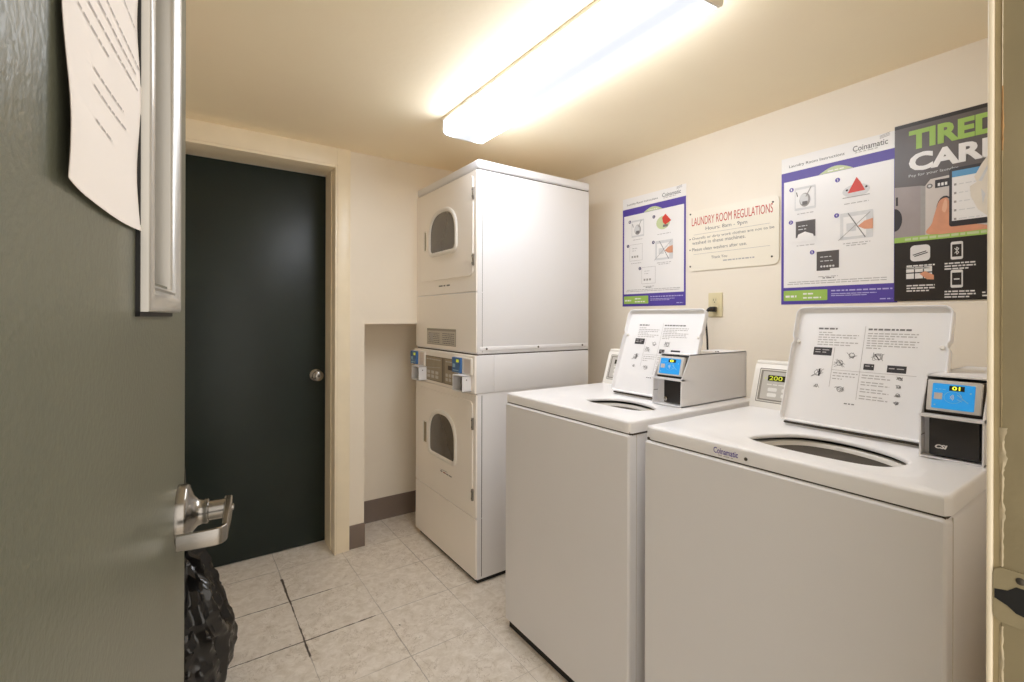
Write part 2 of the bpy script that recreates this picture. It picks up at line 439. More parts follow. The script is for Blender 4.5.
# ragged paint ridge along the joint
def ridge(name, z0, z1, seed, amp, m, y=0.1127, x=0.6795):
    rg = random.Random(seed); n = int((z1-z0)/0.004); L_, R_ = [], []
    for i in range(n+1):
        z = z0 + (z1-z0)*i/n
        j = amp*(0.35+abs(noise.noise(Vector((z*35, seed, 0))))*1.6+rg.random()*.35)
        L_.append((y+0.0004+j*.35, z)); R_.append((y-j, z))
    w = MB(); k = len(L_)
    vs = [Vector((x+.0012, a, b)) for a, b in L_] + [Vector((x-.0012*rg.random(), (a+c)/2, b)) for (a, b), (c, _) in zip(L_, R_)] + [Vector((x+.0012, a, b)) for a, b in R_]
    fs = [[i, i+1, k+i+1, k+i] for i in range(k-1)] + [[k+i, k+i+1, 2*k+i+1, 2*k+i] for i in range(k-1)]
    w.add(vs, fs, m); return w.build(name, fe, smooth=60)
ridge('paint_ridge', 0.25, 0.93, 3, .0042, mat('ragged_paint', (186, 172, 142), .45, var=.15, vscale=60))
ridge('paint_ridge', 0.99, 1.13, 5, .0036, mat('ragged_paint', (186, 172, 142), .45, var=.15, vscale=60))
ridge('paint_ridge', 1.13, 1.41, 8, .0006, olive_l)
ridge('paint_chip', 1.41, 1.475, 9, .0018, chip_m)
ridge('paint_ridge', 1.475, 1.75, 11, .0005, frame_m)
sp_ = MB(); sp_.prism(rrect(0.045, 0.1184, 0.934, 0.989, [.008, .001, .001, .008]), lambda a, b, d: Vector((d, a, b)), 0.6785, 0.6805, olive)
stp = sp_.build('strike_plate', fe, smooth=20)
sh = MB(); sh.prism([(0.1172, .957), (0.1172, .966), (0.108, .968), (0.102, .974), (0.085, .974), (0.085, .945), (0.102, .948), (0.108, .953)], lambda a, b, d: Vector((d, a, b)), 0.6780, 0.6784, black)
sh.build('latch_hole', stp, smooth=0)
sc = MB().lathe([(.0035, 0), (.0035, .0006), (.001, .0012)], (0.6785, 0.099, 0.981), (-1, 0, 0), dsteel, 14).build('screw', stp)

# ------------------------------------------------------------------ entrance door standing open on the left
T58 = R(5.8)
ex, ey, nx, ny = math.sin(T58), math.cos(T58), math.cos(T58), -math.sin(T58)
def dp(a, p, z): return Vector((-.08*nx + a*ex + p*nx, -.08*ny + a*ey + p*ny, z))
A0 = 0.05
h0 = dp(A0, 0, 0)
d2 = thing('door_2', None, None, (h0.x, h0.y, 0), R(84.2), kind='structure')
def DL(a, p, z): return Vector((a - A0, -p, z))      # along, out, up -> door local
def dbox(w, a0, a1, p0, p1, z0, z1, m, bev=0.0, seg=2):
    return w.box(a0-A0, a1-A0, -p1, -p0, z0, z1, m, bev, seg)
GL0, GL1, GZ0, GZ1 = 0.503, 0.645, 1.272, 1.86
w = MB()
dbox(w, A0, GL0, -.044, 0, .008, 2.025, green_front); dbox(w, GL1, .81, -.044, 0, .008, 2.025, green_front)
dbox(w, GL0, GL1, -.044, 0, .008, GZ0, green_front); dbox(w, GL0, GL1, -.044, 0, GZ1, 2.025, green_front)
w.build('door_leaf', d2, local=True)
# lite kit: moulded frame round a narrow pane
def lite_loop(ins, p):
    return [DL(a, p, z) for a, z in ((.479+ins, 1.2435+ins), (.669-ins, 1.2435+ins), (.669-ins, 1.89-ins), (.479+ins, 1.89-ins))]
w = MB()
w.loft([lite_loop(i_, p_) for i_, p_ in ((0, -.001), (0, .0075), (.0012, .0095), (.004, .0105), (.011, .0108), (.015, .0095), (.0175, .0065), (.0195, .006), (.0215, .0075), (.0235, .0065), (.0255, .001), (.0255, -.012))], trim_grey)
wf = w.build('window_trim', d2, local=True, smooth=50)
w = MB(); dbox(w, GL0, GL1, -.024, -.018, GZ0, GZ1, mat('reflective_door_glass', (120, 116, 98), 0.06, metal=0.0, var=0.04, coat=0.8)); w.build('window_glass', d2, local=True)
w = MB(); dbox(w, .4765, .4795, -.0005, .003, 1.240, 1.89, black); dbox(w, .4765, .66, -.0005, .003, 1.2395, 1.2437, black); w.build('shadow_gap', wf, local=True)  # black strips stand for the shadow gap beside and below the trim

# lever handle
lv = thing('lever_handle', None, None); bpy.data.objects.remove(lv)
LA, LZ = 0.738, 0.985
axis = (0, -1, 0)
AO, AE = 0.0555, 0.652
w = MB(); c0 = DL(LA, 0, LZ)
w.lathe([(.038, 0), (.038, .009), (.0365, .0115), (.031, .0135), (.022, .017), (.0165, .022), (.0150, .028), (.0158, .030), (.0158, .033), (.0135, .034)], c0, axis, steel, 48)
lev = w.build('lever_handle', d2, local=True, smooth=40); tag(lev, 'satin steel lever handle with returned end')
def bar(w, pts, wz, wt, m, upv=(0, 0, 1)):
    """flat bar through points; wz height along up, wt thickness"""
    P = [Vector(p) for p in pts]; loops = []
    for i, p in enumerate(P):
        d = (P[min(i+1, len(P)-1)] - P[max(i-1, 0)]).normalized()
        u = Vector(upv); u = (u - d*u.dot(d)).normalized(); s = d.cross(u)
        h = wz[i] if isinstance(wz, (list, tuple)) else wz; t = wt[i] if isinstance(wt, (list, tuple)) else wt
        q = rrect(-t/2, t/2, -h/2, h/2, min(h, t)*.22, 3)
        loops.append([p + s*a + u*b for a, b in q])
    return w.loft(loops, m, True, True)
w = MB()
w.lathe([(.0125, .030), (.0125, AO-.003)], c0, axis, steel, 28)
w.lathe([(.0045, AO), (.0045, AO+.0062), (.002, AO+.0068)], DL(LA, 0, LZ), axis, steel, 16)
def arc(c, r, a0, a1, n, f): return [f(c[0]+r*math.cos(R(a0+(a1-a0)*i/n)), c[1]+r*math.sin(R(a0+(a1-a0)*i/n))) for i in range(n+1)]
# arm: runs from the shank towards the hinge side, then returns to the door

pts = [DL(LA+.012, AO, LZ), DL(LA-.02, AO, LZ), DL(LA-.06, AO-.001, LZ-.001)]
pts += arc((AE+.012, AO-.013), .012, 90, 180, 6, lambda a, p: DL(a, p, LZ-.002))
pts += [DL(AE, .022, LZ-.002), DL(AE, .008, LZ-.002)]
bar(w, pts, [.0245, .0235, .021] + [.0195]*7 + [.019, .018], [.009, .008, .0065] + [.006]*7 + [.006, .0055], steel)
w.build('lever_arm', lev, local=True, smooth=40)
w = MB(); w.prism([(.8099, .990), (.8099, 1.024), (.8005, .996)], lambda a, b, d: DL(a, d, b), -.001, .0012, seam_m); w.build('dark_edge_patch', d2, local=True, smooth=0)  # dark triangular patch on the door face at its edge

# notice taped to the door, its edges lifting
nr = thing('paper_notice', 'white printed paper notice taped to the open green door beside its window', 'notice', tuple(dp(.41, 0, 1.3)), R(84.2))
NO = dp(.41, 0, 1.3)
def NL(a, p, z): return Vector((a - .41, -p, z - 1.3))
def paper_p(s, t):                       # s 0..1 across, t 0..1 up -> lift off the door
    return .0020 + .0022*max(0, (0.16-s)/.16)**1.5 + .0028*max(0, (s-.9)/.1)*math.sin(t*9+1)**2 + .0022*max(0, 1-t*5)*abs(s-.55) + .0012*math.sin(t*14+s*3)
def paper_pt(a, b, c):                   # a across metres 0..0.2, b up metres
    s = a/.2125; t = b/.28; bow = .0022*math.sin(t*16)*(1 if s > .5 else .6)
    low = -.004*math.sin(s*PI)*(1-t)
    return NL(.296 + a + bow*(abs(s-.5)*2), paper_p(s, t) + c, 1.305 + .006*s*(1-t) + b + low)
w = MB(); nxs, nzs = 24, 36
vs = [paper_pt(.2125*i/nxs, .28*j/nzs, 0) for j in range(nzs+1) for i in range(nxs+1)]
k = len(vs); vs += [paper_pt(.2125*i/nxs, .28*j/nzs, -.0003) for j in range(nzs+1) for i in range(nxs+1)]
fs = []
for j in range(nzs):
    for i in range(nxs):
        q = [j*(nxs+1)+i, j*(nxs+1)+i+1, (j+1)*(nxs+1)+i+1, (j+1)*(nxs+1)+i]
        fs.append(q); fs.append([k+x for x in q[::-1]])
w.add(vs, fs, paper); w.build('sheet', nr, local=True, smooth=60, fixn=False)
F_ = Flat(paper_pt, .0004)
rg = random.Random(3)
b = .245; ln = [(.03, .17), (.03, .175), (.03, .12), None, (.03, .165), (.03, .176), (.03, .17), (.03, .14), None, (.03, .172), (.03, .10), None, (.03, .175), (.03, .16), (.03, .168), (.03, .09), None, (.06, .13), (.06, .14), None, (.06, .10)]
for l in ln:
    if l:
        a = l[0]
        while a < l[1]:
            e = min(l[1], a + rg.uniform(.006, .016))
            n = max(1, int((e-a)/.004))
            for q in range(n): F_.rect(a+(e-a)*q/n, a+(e-a)*(q+1)/n, b, b+.0013, inkpale, 1)
            a = e+.0028
    b -= .0098
F_.build('printed_lines', nr, local=True)

# ------------------------------------------------------------------ ceiling lamp
LM = (1.045, 1.30, CZ)
lm = thing('ceiling_light', 'long fluorescent ceiling light with bright ribbed diffuser above the machines', 'light', LM)
def LW(x, y, z): return Vector((LM[0]+x, LM[1]+y, z))
w = MB(); w.box(LM[0]-.108, LM[0]+.108, .703, 1.905, CZ-.013, CZ, mat('lamp_housing_white', (236, 226, 206), 0.4, var=.01), .002); w.build('housing', lm)
prof = [(-.104, -.010), (-.1045, -.040), (-.104, -.062), (-.100, -.070), (-.092, -.075), (-.06, -.078), (0, -.079), (.06, -.078), (.092, -.075), (.100, -.070), (.104, -.062), (.1045, -.040), (.104, -.010)]
w = MB(); w.loft([[LW(x, y, CZ+z) for x, z in prof] for y in (-.590, -.4, -.2, 0, .2, .4, .590)], lens_m, closed=False)
w.build('diffuser', lm, smooth=60)
for yy in (-.597, .590):
    w = MB(); w.prism([(x*1.02, z*1.03) for x, z in prof], lambda a, b_, d: LW(a, d, CZ+b_), yy, yy+.007, mat('lamp_end_cap', (232, 226, 214), .4, var=.01)); w.build('end_cap', lm, smooth=0)
w = MB(); w.box(LM[0]-.110, LM[0]-.1045, 1.655, 1.69, CZ-.02, CZ-.004, plastic_w, .001); w.build('lens_clip', lm)

# ------------------------------------------------------------------ stacked dryer
DX0, DX1, DY0, DY1 = 1.118, 1.82, 1.895, 2.585
st = thing('stacked_dryer', 'tall white stacked double dryer with two arched door windows in the corner', 'dryer', (DX0, DY0, 0))
w = MB()
w.box(DX0, DX1, DY0, DY1, .020, 1.062, enamel, .006); w.build('lower_cabinet', st)
w = MB(); w.box(DX0-.001, DX1+.002, DY0-.002, DY1+.002, 1.0665, 1.925, enamel, .006); up_ = w.build('upper_cabinet', st)
w = MB(); w.box(DX0-.004, DX1+.004, DY0-.005, DY1+.005, 1.929, 1.972, enamel, .012, 5); w.build('top_panel', st)
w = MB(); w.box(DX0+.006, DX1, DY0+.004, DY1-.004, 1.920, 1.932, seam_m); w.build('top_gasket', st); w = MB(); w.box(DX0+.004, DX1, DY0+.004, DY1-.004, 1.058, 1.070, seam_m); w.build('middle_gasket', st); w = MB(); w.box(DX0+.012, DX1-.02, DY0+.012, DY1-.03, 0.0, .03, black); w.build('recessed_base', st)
# front frame with rounded vertical corners (front shell, seam line on the side 25mm back)
w = MB()
for yy in (DY0-.0022, ):
    for z0, z1 in ((.035, .303), (.307, .875), (1.075, 1.353), (1.357, 1.922)):
        w.box(DX0+.024, DX0+.0255, yy-.0004, yy+.003, z0, z1, seam_m)
w.build('side_seam', st)
# front panels
def fpanel(name, y0, y1, z0, z1, x, th, m, r=.012, bev=.002):
    q = rrect(y0, y1, z0, z1, r, 5); w = MB()
    l0 = [Vector((x+th, a, b_)) for a, b_ in q]; l1 = [Vector((x+bev, a, b_)) for a, b_ in q]; l2 = [Vector((x, a, b_)) for a, b_ in offset(q, bev)]
    w.loft([l0, l1, l2], m, True, True); return w
w = fpanel('', DY0+.0015, DY1-.0015, .024, .302, DX0-.006, .01, enamel_lit, .006); w.build('kick_panel', st)
w = fpanel('', DY0+.0015, DY1-.0015, .307, .878, DX0-.006, .01, enamel_lit, .006); w.build('lower_front', st)
w = fpanel('', DY0+.0015, DY1-.0015, 1.074, 1.354, DX0-.006, .01, enamel_lit, .006); w.build('upper_access_panel', st)
w = fpanel('', DY0+.0015, DY1-.0015, 1.359, 1.923, DX0-.006, .01, enamel_lit, .006); w.build('upper_front', st)
def window_outline(yc, zb, wd, ht, rb=.045):
    # flat bottom with rounded corners, straight sides, arched top; in (y,z)
    pts = []
    for k in range(7): a = R(180+90*k/6); pts.append((yc-wd/2+rb+rb*math.cos(a), zb+rb+rb*math.sin(a)))
    for k in range(7): a = R(270+90*k/6); pts.append((yc+wd/2-rb+rb*math.cos(a), zb+rb+rb*math.sin(a)))
    ra = ht*.60
    for k in range(25):
        a = R(180*k/24); ca, sa = math.cos(a), math.sin(a); e_ = 2/2.45
        pts.append((yc+wd/2*math.copysign(abs(ca)**e_, ca), zb+ht-ra+ra*abs(sa)**e_))
    return pts
def dryer_door(parent, z0, z1, wz, wh, hz0, hz1, hinge_z, hyr, lab, handle_raised):
    X = DX0-.0035
    g = fpanel('', 1.920, 2.541, z0-.0028, z1+.0028, X+.0005, .004, seam_m, .028, .0005)
    w = fpanel('', 1.923, 2.538, z0, z1, X-.007, .012, enamel_lit, .026, .0012)
    dd = w.build('dryer_door', parent)
    g.build('door_gap', dd)
    q = window_outline(2.234, wz, .328, wh)
    wf = MB()
    L3 = lambda ins, x: [Vector((x, a, b_)) for a, b_ in offset(q, ins)]
    wf.loft([L3(0, X-.006), L3(.001, X-.012), L3(.004, X-.0155), L3(.012, X-.0165), L3(.019, X-.015), L3(.022, X-.011), L3(.023, X-.006)], plastic_w)
    f_ = wf.build('window_frame', dd, smooth=50)
    gl = MB(); gq = L3(.0225, X-.0085); cc = sum(gq, Vector())/len(gq)
    gl.loft([gq, [cc+(p-cc)*.8+Vector((-.001, 0, 0)) for p in gq], [cc+(p-cc)*.4+Vector((-.0016, 0, 0)) for p in gq]], darkglass, False, True)
    gl.build('window_glass', dd, smooth=50)
    hd = MB(); hq = rrect(hyr[0], hyr[1], hz0, hz1, .006, 4)
    H3 = lambda ins, x: [Vector((x, a, b_)) for a, b_ in offset(hq, ins)]
    hd.loft([H3(0, X-.0065), H3(.001, X-.011), H3(.004, X-.0115), H3(.007, X-.009), H3(.0075, X-.0075)], plastic_w, False, False)
    hh = hd.build('door_handle', dd)
    hb = MB(); hb.add(H3(.0072, X-.0078), [list(range(len(hq)))], mat('handle_recess', (150, 140, 112), .5)); hb.build('finger_recess', hh, smooth=0)
    for hz in hinge_z:
        hn = MB(); hn.box(X-.0115, X+.002, 1.9155, 1.9245, hz, hz+.055, steel, .0015)
        for q_ in (.012, .044): hn.lathe([(.004, 0), (.004, .0015), (.0015, .0022)], (X-.0112, 1.9200, hz+q_), (-1, 0, 0), dsteel, 12)
        hn.build('hinge', dd)
    fl = Flat(lambda a, b_, c: Vector((X-.0073-c, a, b_)))
    if lab is not None:
        for q_, wd in ((0, .02), (.03, .03), (.066, .022), (.094, .03)):
            fl.rect(2.25-q_-wd, 2.25-q_, lab, lab+.006, inkgrey if q_ != .03 else mat('print_brown', (150, 70, 50), .5))
        fl.line((2.245, lab+.012), (2.17, lab+.0145), .0018, inkgrey)
        fl.build('printed_lettering', dd)
    return dd
dryer_door(st, 1.435, 1.905, 1.560, .245, 1.600, 1.715, (1.790, 1.480), (2.428, 2.464), None, True)
dryer_door(st, .372, .846, .497, .258, .540, .665, (.715, .385), (2.414, 2.468), .435, True)
# lettering strip under upper door and wiring label on access panel
fl = Flat(lambda a, b_, c: Vector((DX0-.0066-c, a, b_)))
for q_, wd in ((0, .045), (.055, .02), (.09, .035)): fl.rect(2.285-q_-wd, 2.285-q_, 1.398, 1.405, inkgrey)
fl.build('printed_lettering', st)
fl = Flat(lambda a, b_, c: Vector((DX0-.0066-c, a, b_)))
fl.rect(2.092, 2.43, 1.092, 1.178, mat('label_grey', (156, 150, 138), .5, var=.03)); fl.rect(2.096, 2.426, 1.096, 1.166, mat('label_pale', (196, 190, 178), .5), 2)
for i in range(6): fl.words(2.11, 2.24, 1.102+.0098*i, .004, inkgrey, 3, i); fl.words(2.275, 2.41, 1.102+.0098*i, .004, inkgrey, 3, i+9)
fl.poly([(2.41, 1.15), (2.345, 1.155), (2.36, 1.10)], inkpale, 4)
tag(fl.build('wiring_label', st), 'grey instruction label')
# control section
CX = DX0-.016
w = fpanel('', DY0-.003, DY1-.0, .884, 1.060, CX, .04, enamel_lit, .005, .003); w.build('control_housing', st)
w = MB(); w.box(CX+.01, CX+.105, DY0-.004, DY0+.004, .886, 1.060, enamel, .001); w.box(CX+.106, DX1-.004, DY0-.004, DY0+.004, .886, 1.060, enamel, .001); w.build('side_cover_panel', st)
w = MB(); w.box(DX0+.012, DX1-.004, DY0-.0055, DY0+.001, 1.082, 1.100, enamel, .002)
lip = w.build('lower_lip', up_)
for xx in (1.165, 1.47, 1.77):
    MB().lathe([(.005, 0), (.005, .002), (.002, .003)], (xx, DY0-.0055, 1.091), (0, -1, 0), dsteel, 14).build('screw', lip)
fl = Flat(lambda a, b_, c: Vector((CX-.0006-c, 2.432-a, b_)))      # a measured rightwards as seen
fl.rect(0, .385, .898, 1.030, mat('control_overlay', (128, 116, 98), .35, var=.05, vscale=30), 0)
fl.rect(.005, .205, .903, 1.025, mat('control_face', (158, 146, 124), .4, var=.05, vscale=30), 1, .004)
fl.rect(.24, .38, .903, 1.025, mat('control_face', (158, 146, 124), .4), 1, .004)
fl.rect(.207, .222, .903, 1.025, mat('control_strip', (110, 98, 78), .4), 1)
for i in range(3):
    for j in range(2): fl.rect(.03+.05*i, .065+.05*i, .914+.022*j, .930+.022*j, panel_grey, 2, .003); fl.rect(.25+.035*i, .275+.035*i, .914+.022*j, .930+.022*j, panel_grey, 2, .003)
fl.words(.02, .19, 1.010, .006, panel_grey, 2, 4); fl.words(.25, .36, 1.010, .006, panel_grey, 2, 5)
fl.rect(.275, .345, .972, .994, mat('small_dark_window', (60, 40, 30), .3), 2)
fl.line((.02, .965), (.19, .975), .0015, panel_grey)
fl.build('control_panel', st)
def dryer_reader(y1):
    # white backing plate with the blue reader on its left
    w = fpanel('', y1-.175, y1, .968, 1.048, CX-.008, .010, plastic_w, .005, .003); rd = w.build('card_reader', st)
    w = fpanel('', y1-.088, y1-.004, .972, 1.045, CX-.019, .012, mat('small_reader_blue', (60, 108, 164), .35), .004, .002); w.build('blue_reader_face', rd)
    f2 = Flat(lambda a, b_, c: Vector((CX-.0192-c, y1-.004-a, b_)))
    f2.rect(.045, .072, 1.022, 1.036, digitg); f2.rect(.010, .036, .996, 1.014, mat('print_pale_blue', (150, 190, 215), .4)); f2.rect(.012, .07, .981, .985, mat('print_pale_blue', (150, 190, 215), .4))
    f2.build('reader_display', rd)
    f3 = MB(); f3.box(CX-.0088, CX-.0078, y1-.165, y1-.110, .974, 1.042, mat('reader_side_grey', (206, 196, 190), .4)); f3.build('side_label', rd)
    return rd
dryer_reader(2.600); dryer_reader(2.085)
def coin_cup(y0, y1):
    z0, z1 = .892, .968; xf, xb = 1.055, CX; t = .003
    w = MB(); w.box(xf, xb, y0, y0+t, z0, z1, enamel); w.box(xf, xb, y1-t, y1, z0, z1, enamel); w.box(xf, xb, y0, y1, z0, z0+t, enamel); w.box(xf, xb, y0, y1, z1-t, z1, enamel)
    w.build('coin_cup', st).name
    o_ = st.children[-1]
    w = MB(); w.box(xb-.003, xb-.001, y0+t, y1-t, z0+t, z1-t, mat('cup_inner', (88, 78, 64), .5)); w.build('cup_back', o_)
    MB().box(xb-.030, xb-.004, y0+.004, y0+.046, z0+t, z1-t, coinblack).build('coin_slot_block', o_)
    MB().lathe([(.003, 0), (.003, .001)], (xf+.022, y0, z1-.02), (0, -1, 0), dsteel, 12).build('cup_lock', o_)
coin_cup(1.924, 2.020); coin_cup(2.414, 2.512)

# ------------------------------------------------------------------ washers
WX, WL, WDP = 1.068, .646, .69
HOLE = catmull([(.122, .417), (.094, .375), (.083, .30), (.086, .21), (.097, .155), (.128, .122), (.20, .116), (.255, .178), (.281, .272), (.262, .352), (.192, .398)], 8)
def washer(y0, label, logo, lid_y, holey, disp, holex=.012, hs=(1, 1)):
    t = thing('top_load_washer', label, 'washing machine', (WX, y0, 0), 0, 'top loading washers under the wall posters')
    P = lambda x, y, z: Vector((WX+x, y0+y, z))
    w = MB(); w.box(WX+.0015, WX+WDP-.01, y0+.002, y0+WL-.002, .032, .896, enamel, .010, 4); w.build('cabinet', t)
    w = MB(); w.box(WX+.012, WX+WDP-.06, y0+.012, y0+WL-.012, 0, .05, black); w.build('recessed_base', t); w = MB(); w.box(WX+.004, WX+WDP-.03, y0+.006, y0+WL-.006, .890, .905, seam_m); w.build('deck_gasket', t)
    # front panel: slightly proud with rounded edges and a bright rolled top lip
    q = rrect(y0+.002, y0+WL-.002, .034, .8975, .009, 4); w = MB()
    w.loft([[Vector((WX+.012, a, b_)) for a, b_ in q], [Vector((WX+.002, a, b_)) for a, b_ in q], [Vector((WX-.0010, a, b_)) for a, b_ in offset(q, .0012)], [Vector((WX-.0045, a, b_)) for a, b_ in offset(q, .0055)]], enamel, True, True)
    w.build('front_panel', t, smooth=25)
    w = MB(); w.box(WX+.028, WX+.0295, y0+.0012, y0+.003, .05, .895, mat('side_seam_grey', (196, 190, 180), .6, var=0)); w.build('side_seam', t)
    # deck: lofted loops, opening, shallow recess, rounded outer edge, skirt
    c = (.18+holex, .265+holey); N_ = 128
    hole = at_angles([((x-.18)*hs[0]+.18+holex, (y-.265)*hs[1]+.265+holey) for x, y in HOLE], c, N_)
    sc = lambda k: [(c[0]+(x-c[0])*k, c[1]+(y-c[1])*k) for x, y in hole]
    rec1 = at_angles(rrect(.060, .430, .085+holey*.5, .485+holey, .05), c, N_); rec2 = at_angles(rrect(.045, .455, .062+holey*.5, .520+holey, .06), c, N_)
    def out(d): return at_angles(rrect(d, WDP-d, d, WL-d, max(.004, .012-d), 6), c, N_)
    Z = .9365
    hol_s = hole
    loops = [(sc(1.06), Z-.013), (sc(1.004), Z-.012), (sc(1.0), Z-.0085), (sc(1.008), Z-.0050), (sc(1.03), Z-.0030), (sc(1.08), Z-.0024)]
    mix = lambda A, B, k: [(a[0]*(1-k)+b_[0]*k, a[1]*(1-k)+b_[1]*k) for a, b_ in zip(A, B)]
    loops += [(mix(sc(1.08), rec1, .999), Z-.0024), (mix(rec1, rec2, .35), Z-.0018), (mix(rec1, rec2, .7), Z-.0006), (rec2, Z), (out(.006), Z), (out(.0025), Z-.0012), (out(.0008), Z-.004), (out(0), Z-.008), (out(0), .9015), (out(.003), .9005)]
    w = MB(); w.loft([[P(x, y, z) for x, y in l] for l, z in loops], deck_m); w.build('top_deck', t, smooth=50)
    w = MB(); w.loft([[P(x, y, z) for x, y in l] for l, z in ((sc(1.20), Z-.022), (sc(1.04), Z-.021), (sc(1.01), Z-.024), (sc(.985), Z-.032), (sc(.965), Z-.050), (sc(.985), Z-.056), (sc(1.05), Z-.058))], plastic_w); w.build('tub_ring', t, smooth=60)
    w = MB(); w.loft([[P(x, y, z) for x, y in l] for l, z in ((sc(1.3), Z-.060), (sc(1.12), Z-.066), (sc(1.1), Z-.35), (sc(.2), Z-.36))], dsteel, False, True); bk = w.build('wash_basket', t)
    w = MB(); w.lathe([(.075, 0), (.06, .03), (.035, .08), (.03, .18), (.028, .2), (.01, .21)], P(c[0]+.02, c[1], Z-.36), (0, 0, 1), plastic_w, 24); w.build('agitator', t)
    # lid standing open
    tilt = R(19.0); lw, ll = .357, .343
    hx, hz = .364, Z+.007
    ux = Vector((0, -1, 0)); uy = Vector((math.sin(tilt), 0, math.cos(tilt))); un = Vector((-math.cos(tilt), 0, math.sin(tilt)))
    o0 = P(hx, lid_y, hz)
    LF = lambda a, b_, c_: o0 + ux*a + uy*b_ + un*c_
    # outline: narrower below the notch on each side
    nb = .240
    ol = [(lw-.0, nb+.006), (lw, ll-.03)]
    def lid_outline():
        pts = []
        r1, r2 = .022, .014
        pts += [(lw-r2+r2*math.cos(R(a)), r2+r2*math.sin(R(a))) for a in (-90, -60, -30, 0)]
        pts += [(lw, nb-.012), (lw-.0045, nb-.004), (lw-.0045, nb+.004), (lw, nb+.012)]
        pts += [(lw-r1+r1*math.cos(R(a)), ll-r1+r1*math.sin(R(a))) for a in (0, 18, 36, 54, 72, 90)]
        pts += [(r1+r1*math.cos(R(a)), ll-r1+r1*math.sin(R(a))) for a in (90, 108, 126, 144, 162, 180)]
        pts += [(0, nb+.012), (.0045, nb+.004), (.0045, nb-.004), (0, nb-.012)]
        pts += [(r2+r2*math.cos(R(a)), r2+r2*math.sin(R(a))) for a in (180, 210, 240, 270)]
        return pts
    q = lid_outline(); w = MB()
    L3 = lambda ins, c_: [LF(a, b_, c_) for a, b_ in offset(q, ins)]
    def L4(c_):   # inner floor: wider border at the top than at the sides
        return [LF(a, min(b_, ll-.016), c_) for a, b_ in offset(q, .0085)]
    w.loft([L3(.008, -.004), L3(.002, -.003), L3(0, 0), L3(0, .016), L3(.0012, .0178), L3(.0030, .0178), L3(.0040, .0165), L3(.0045, .006), L4(.0028)], deck_m, True, True)
    lid = w.build('lid', t, smooth=40)
    for aa in (.014, lw-.022):
        w = MB(); w.lathe([(.0055, 0), (.0055, .004), (.004, .0062), (.0015, .0068)], LF(aa if aa < .1 else lw-.018, nb-.003, .002), tuple(un), plastic_w, 16); w.build('lid_bumper', lid)
    w = MB(); w.box(0, lw-.02, -.001, .004, -.003, .006, seam_m, xf=Matrix.Translation(LF(.01, -.0045, 0)) @ Matrix((ux, uy, un)).transposed().to_4x4()); w.build('lid_gap_shade', lid)  # dark strip stands for the shaded gap along the lid's foot
    # instruction print inside the lid
    fl = Flat(lambda a, b_, c_: LF(.058+(a-.058)*1.17, .282-(.282-b_)*1.17-.004, .0030+c_), .0003)
    def wl(a0, a1, b_, h=.0028, m=inkpale, s=1): fl.words(a0, a1, b_, h, m, 1, s, .004, .012, .0022)
    x0 = .058; x1 = .262; mid = .160; top = .282
    wl(x0+.004, x0+.045, top, .0042, inkgrey, 2); wl(mid+.006, mid+.085, top, .0042, inkgrey, 3)
    for i, e in enumerate((.030, .085, .080, .04, .086, .07)): wl(x0+.006, x0+.006+e, top-.009-.0062*i, .0024, inkpale, i+5)
    for i, e in enumerate((.092, .09, .05, .094, .088, .092, .03)): wl(mid+.006, mid+.006+e, top-.009-.0058*i, .0024, inkpale, i+15)
    fl.rect(x0, x0+.040, top-.066, top-.046, inkdark, 1); fl.words(x0+.004, x0+.036, top-.053, .002, inkpale, 2, 1); fl.words(x0+.004, x0+.030, top-.059, .002, inkpale, 2, 2)
    def ring(a, b_, r, m=inkgrey, wd=.0011, n=16):
        for k in range(n):
            t0, t1 = 2*PI*k/n, 2*PI*(k+1)/n
            fl.line((a+r*math.cos(t0), b_+r*math.sin(t0)), (a+r*math.cos(t1), b_+r*math.sin(t1)), wd, m, 1)
    def sketch(a, b_, s, seed):
        rg = random.Random(seed); ring(a, b_, s*.5)
        for k in range(7): fl.line((a+rg.uniform(-s, s), b_+rg.uniform(-s, s)*.8), (a+rg.uniform(-s, s), b_+rg.uniform(-s, s)*.8), .0009, inkgrey, 1)
    sketch(x0+.060, top-.082, .013, 1); sketch(x0+.016, top-.110, .014, 2); fl.rect(x0+.018, x0+.0215, top-.118, top-.100, inkdark, 2)
    sketch(x0+.082, top-.062, .011, 3); sketch(mid+.030, top-.062, .014, 4); fl.line((mid+.024, top-.056), (mid+.034, top-.070), .002, inkdark, 2)
    fl.rect(mid+.006, mid+.026, top-.094, top-.080, inkdark, 1); fl.rect(mid+.050, mid+.084, top-.096, top-.080, inkdark, 1)
    fl.words(mid+.009, mid+.024, top-.086, .002, inkpale, 2, 7); fl.words(mid+.053, mid+.08, top-.088, .002, inkpale, 2, 8)
    fl.line((x0+.045, top-.045), (x0+.045, top-.142), .0009, inkpale, 1); fl.line((mid, top+.01), (mid, top-.165), .0009, inkpale, 1); fl.line((x0+.045, top-.100), (mid, top-.100), .0009, inkpale, 1); fl.line((mid, top-.100), (x1, top-.100), .0009, inkpale, 1)
    for i, e in enumerate((.05, .045, .02)): wl(x0+.049, x0+.049+e, top-.108-.007*i, .0022, inkpale, i+25)
    sketch(x0+.068, top-.145, .012, 6); sketch(x0+.018, top-.142, .006, 7)
    for r_ in range(4):
        for i in range(2): wl(mid+.005, mid+.048+.01*i, top-.108-.016*r_-.006*i, .0022, inkpale, 30+r_*2+i)
        sketch(mid+.074, top-.108-.018*r_, .006, 40+r_)
    wl(x0+.08, x0+.10, top-.178, .0024, inkgrey, 50)
    tag(fl.build('instruction_print', lid), 'grey printed washing instructions')
    # console at the back, leaning
    cq = [(.540, Z), (.690, Z), (.690, 1.086), (.618, 1.092), (.598, 1.086), (.586, 1.076)]
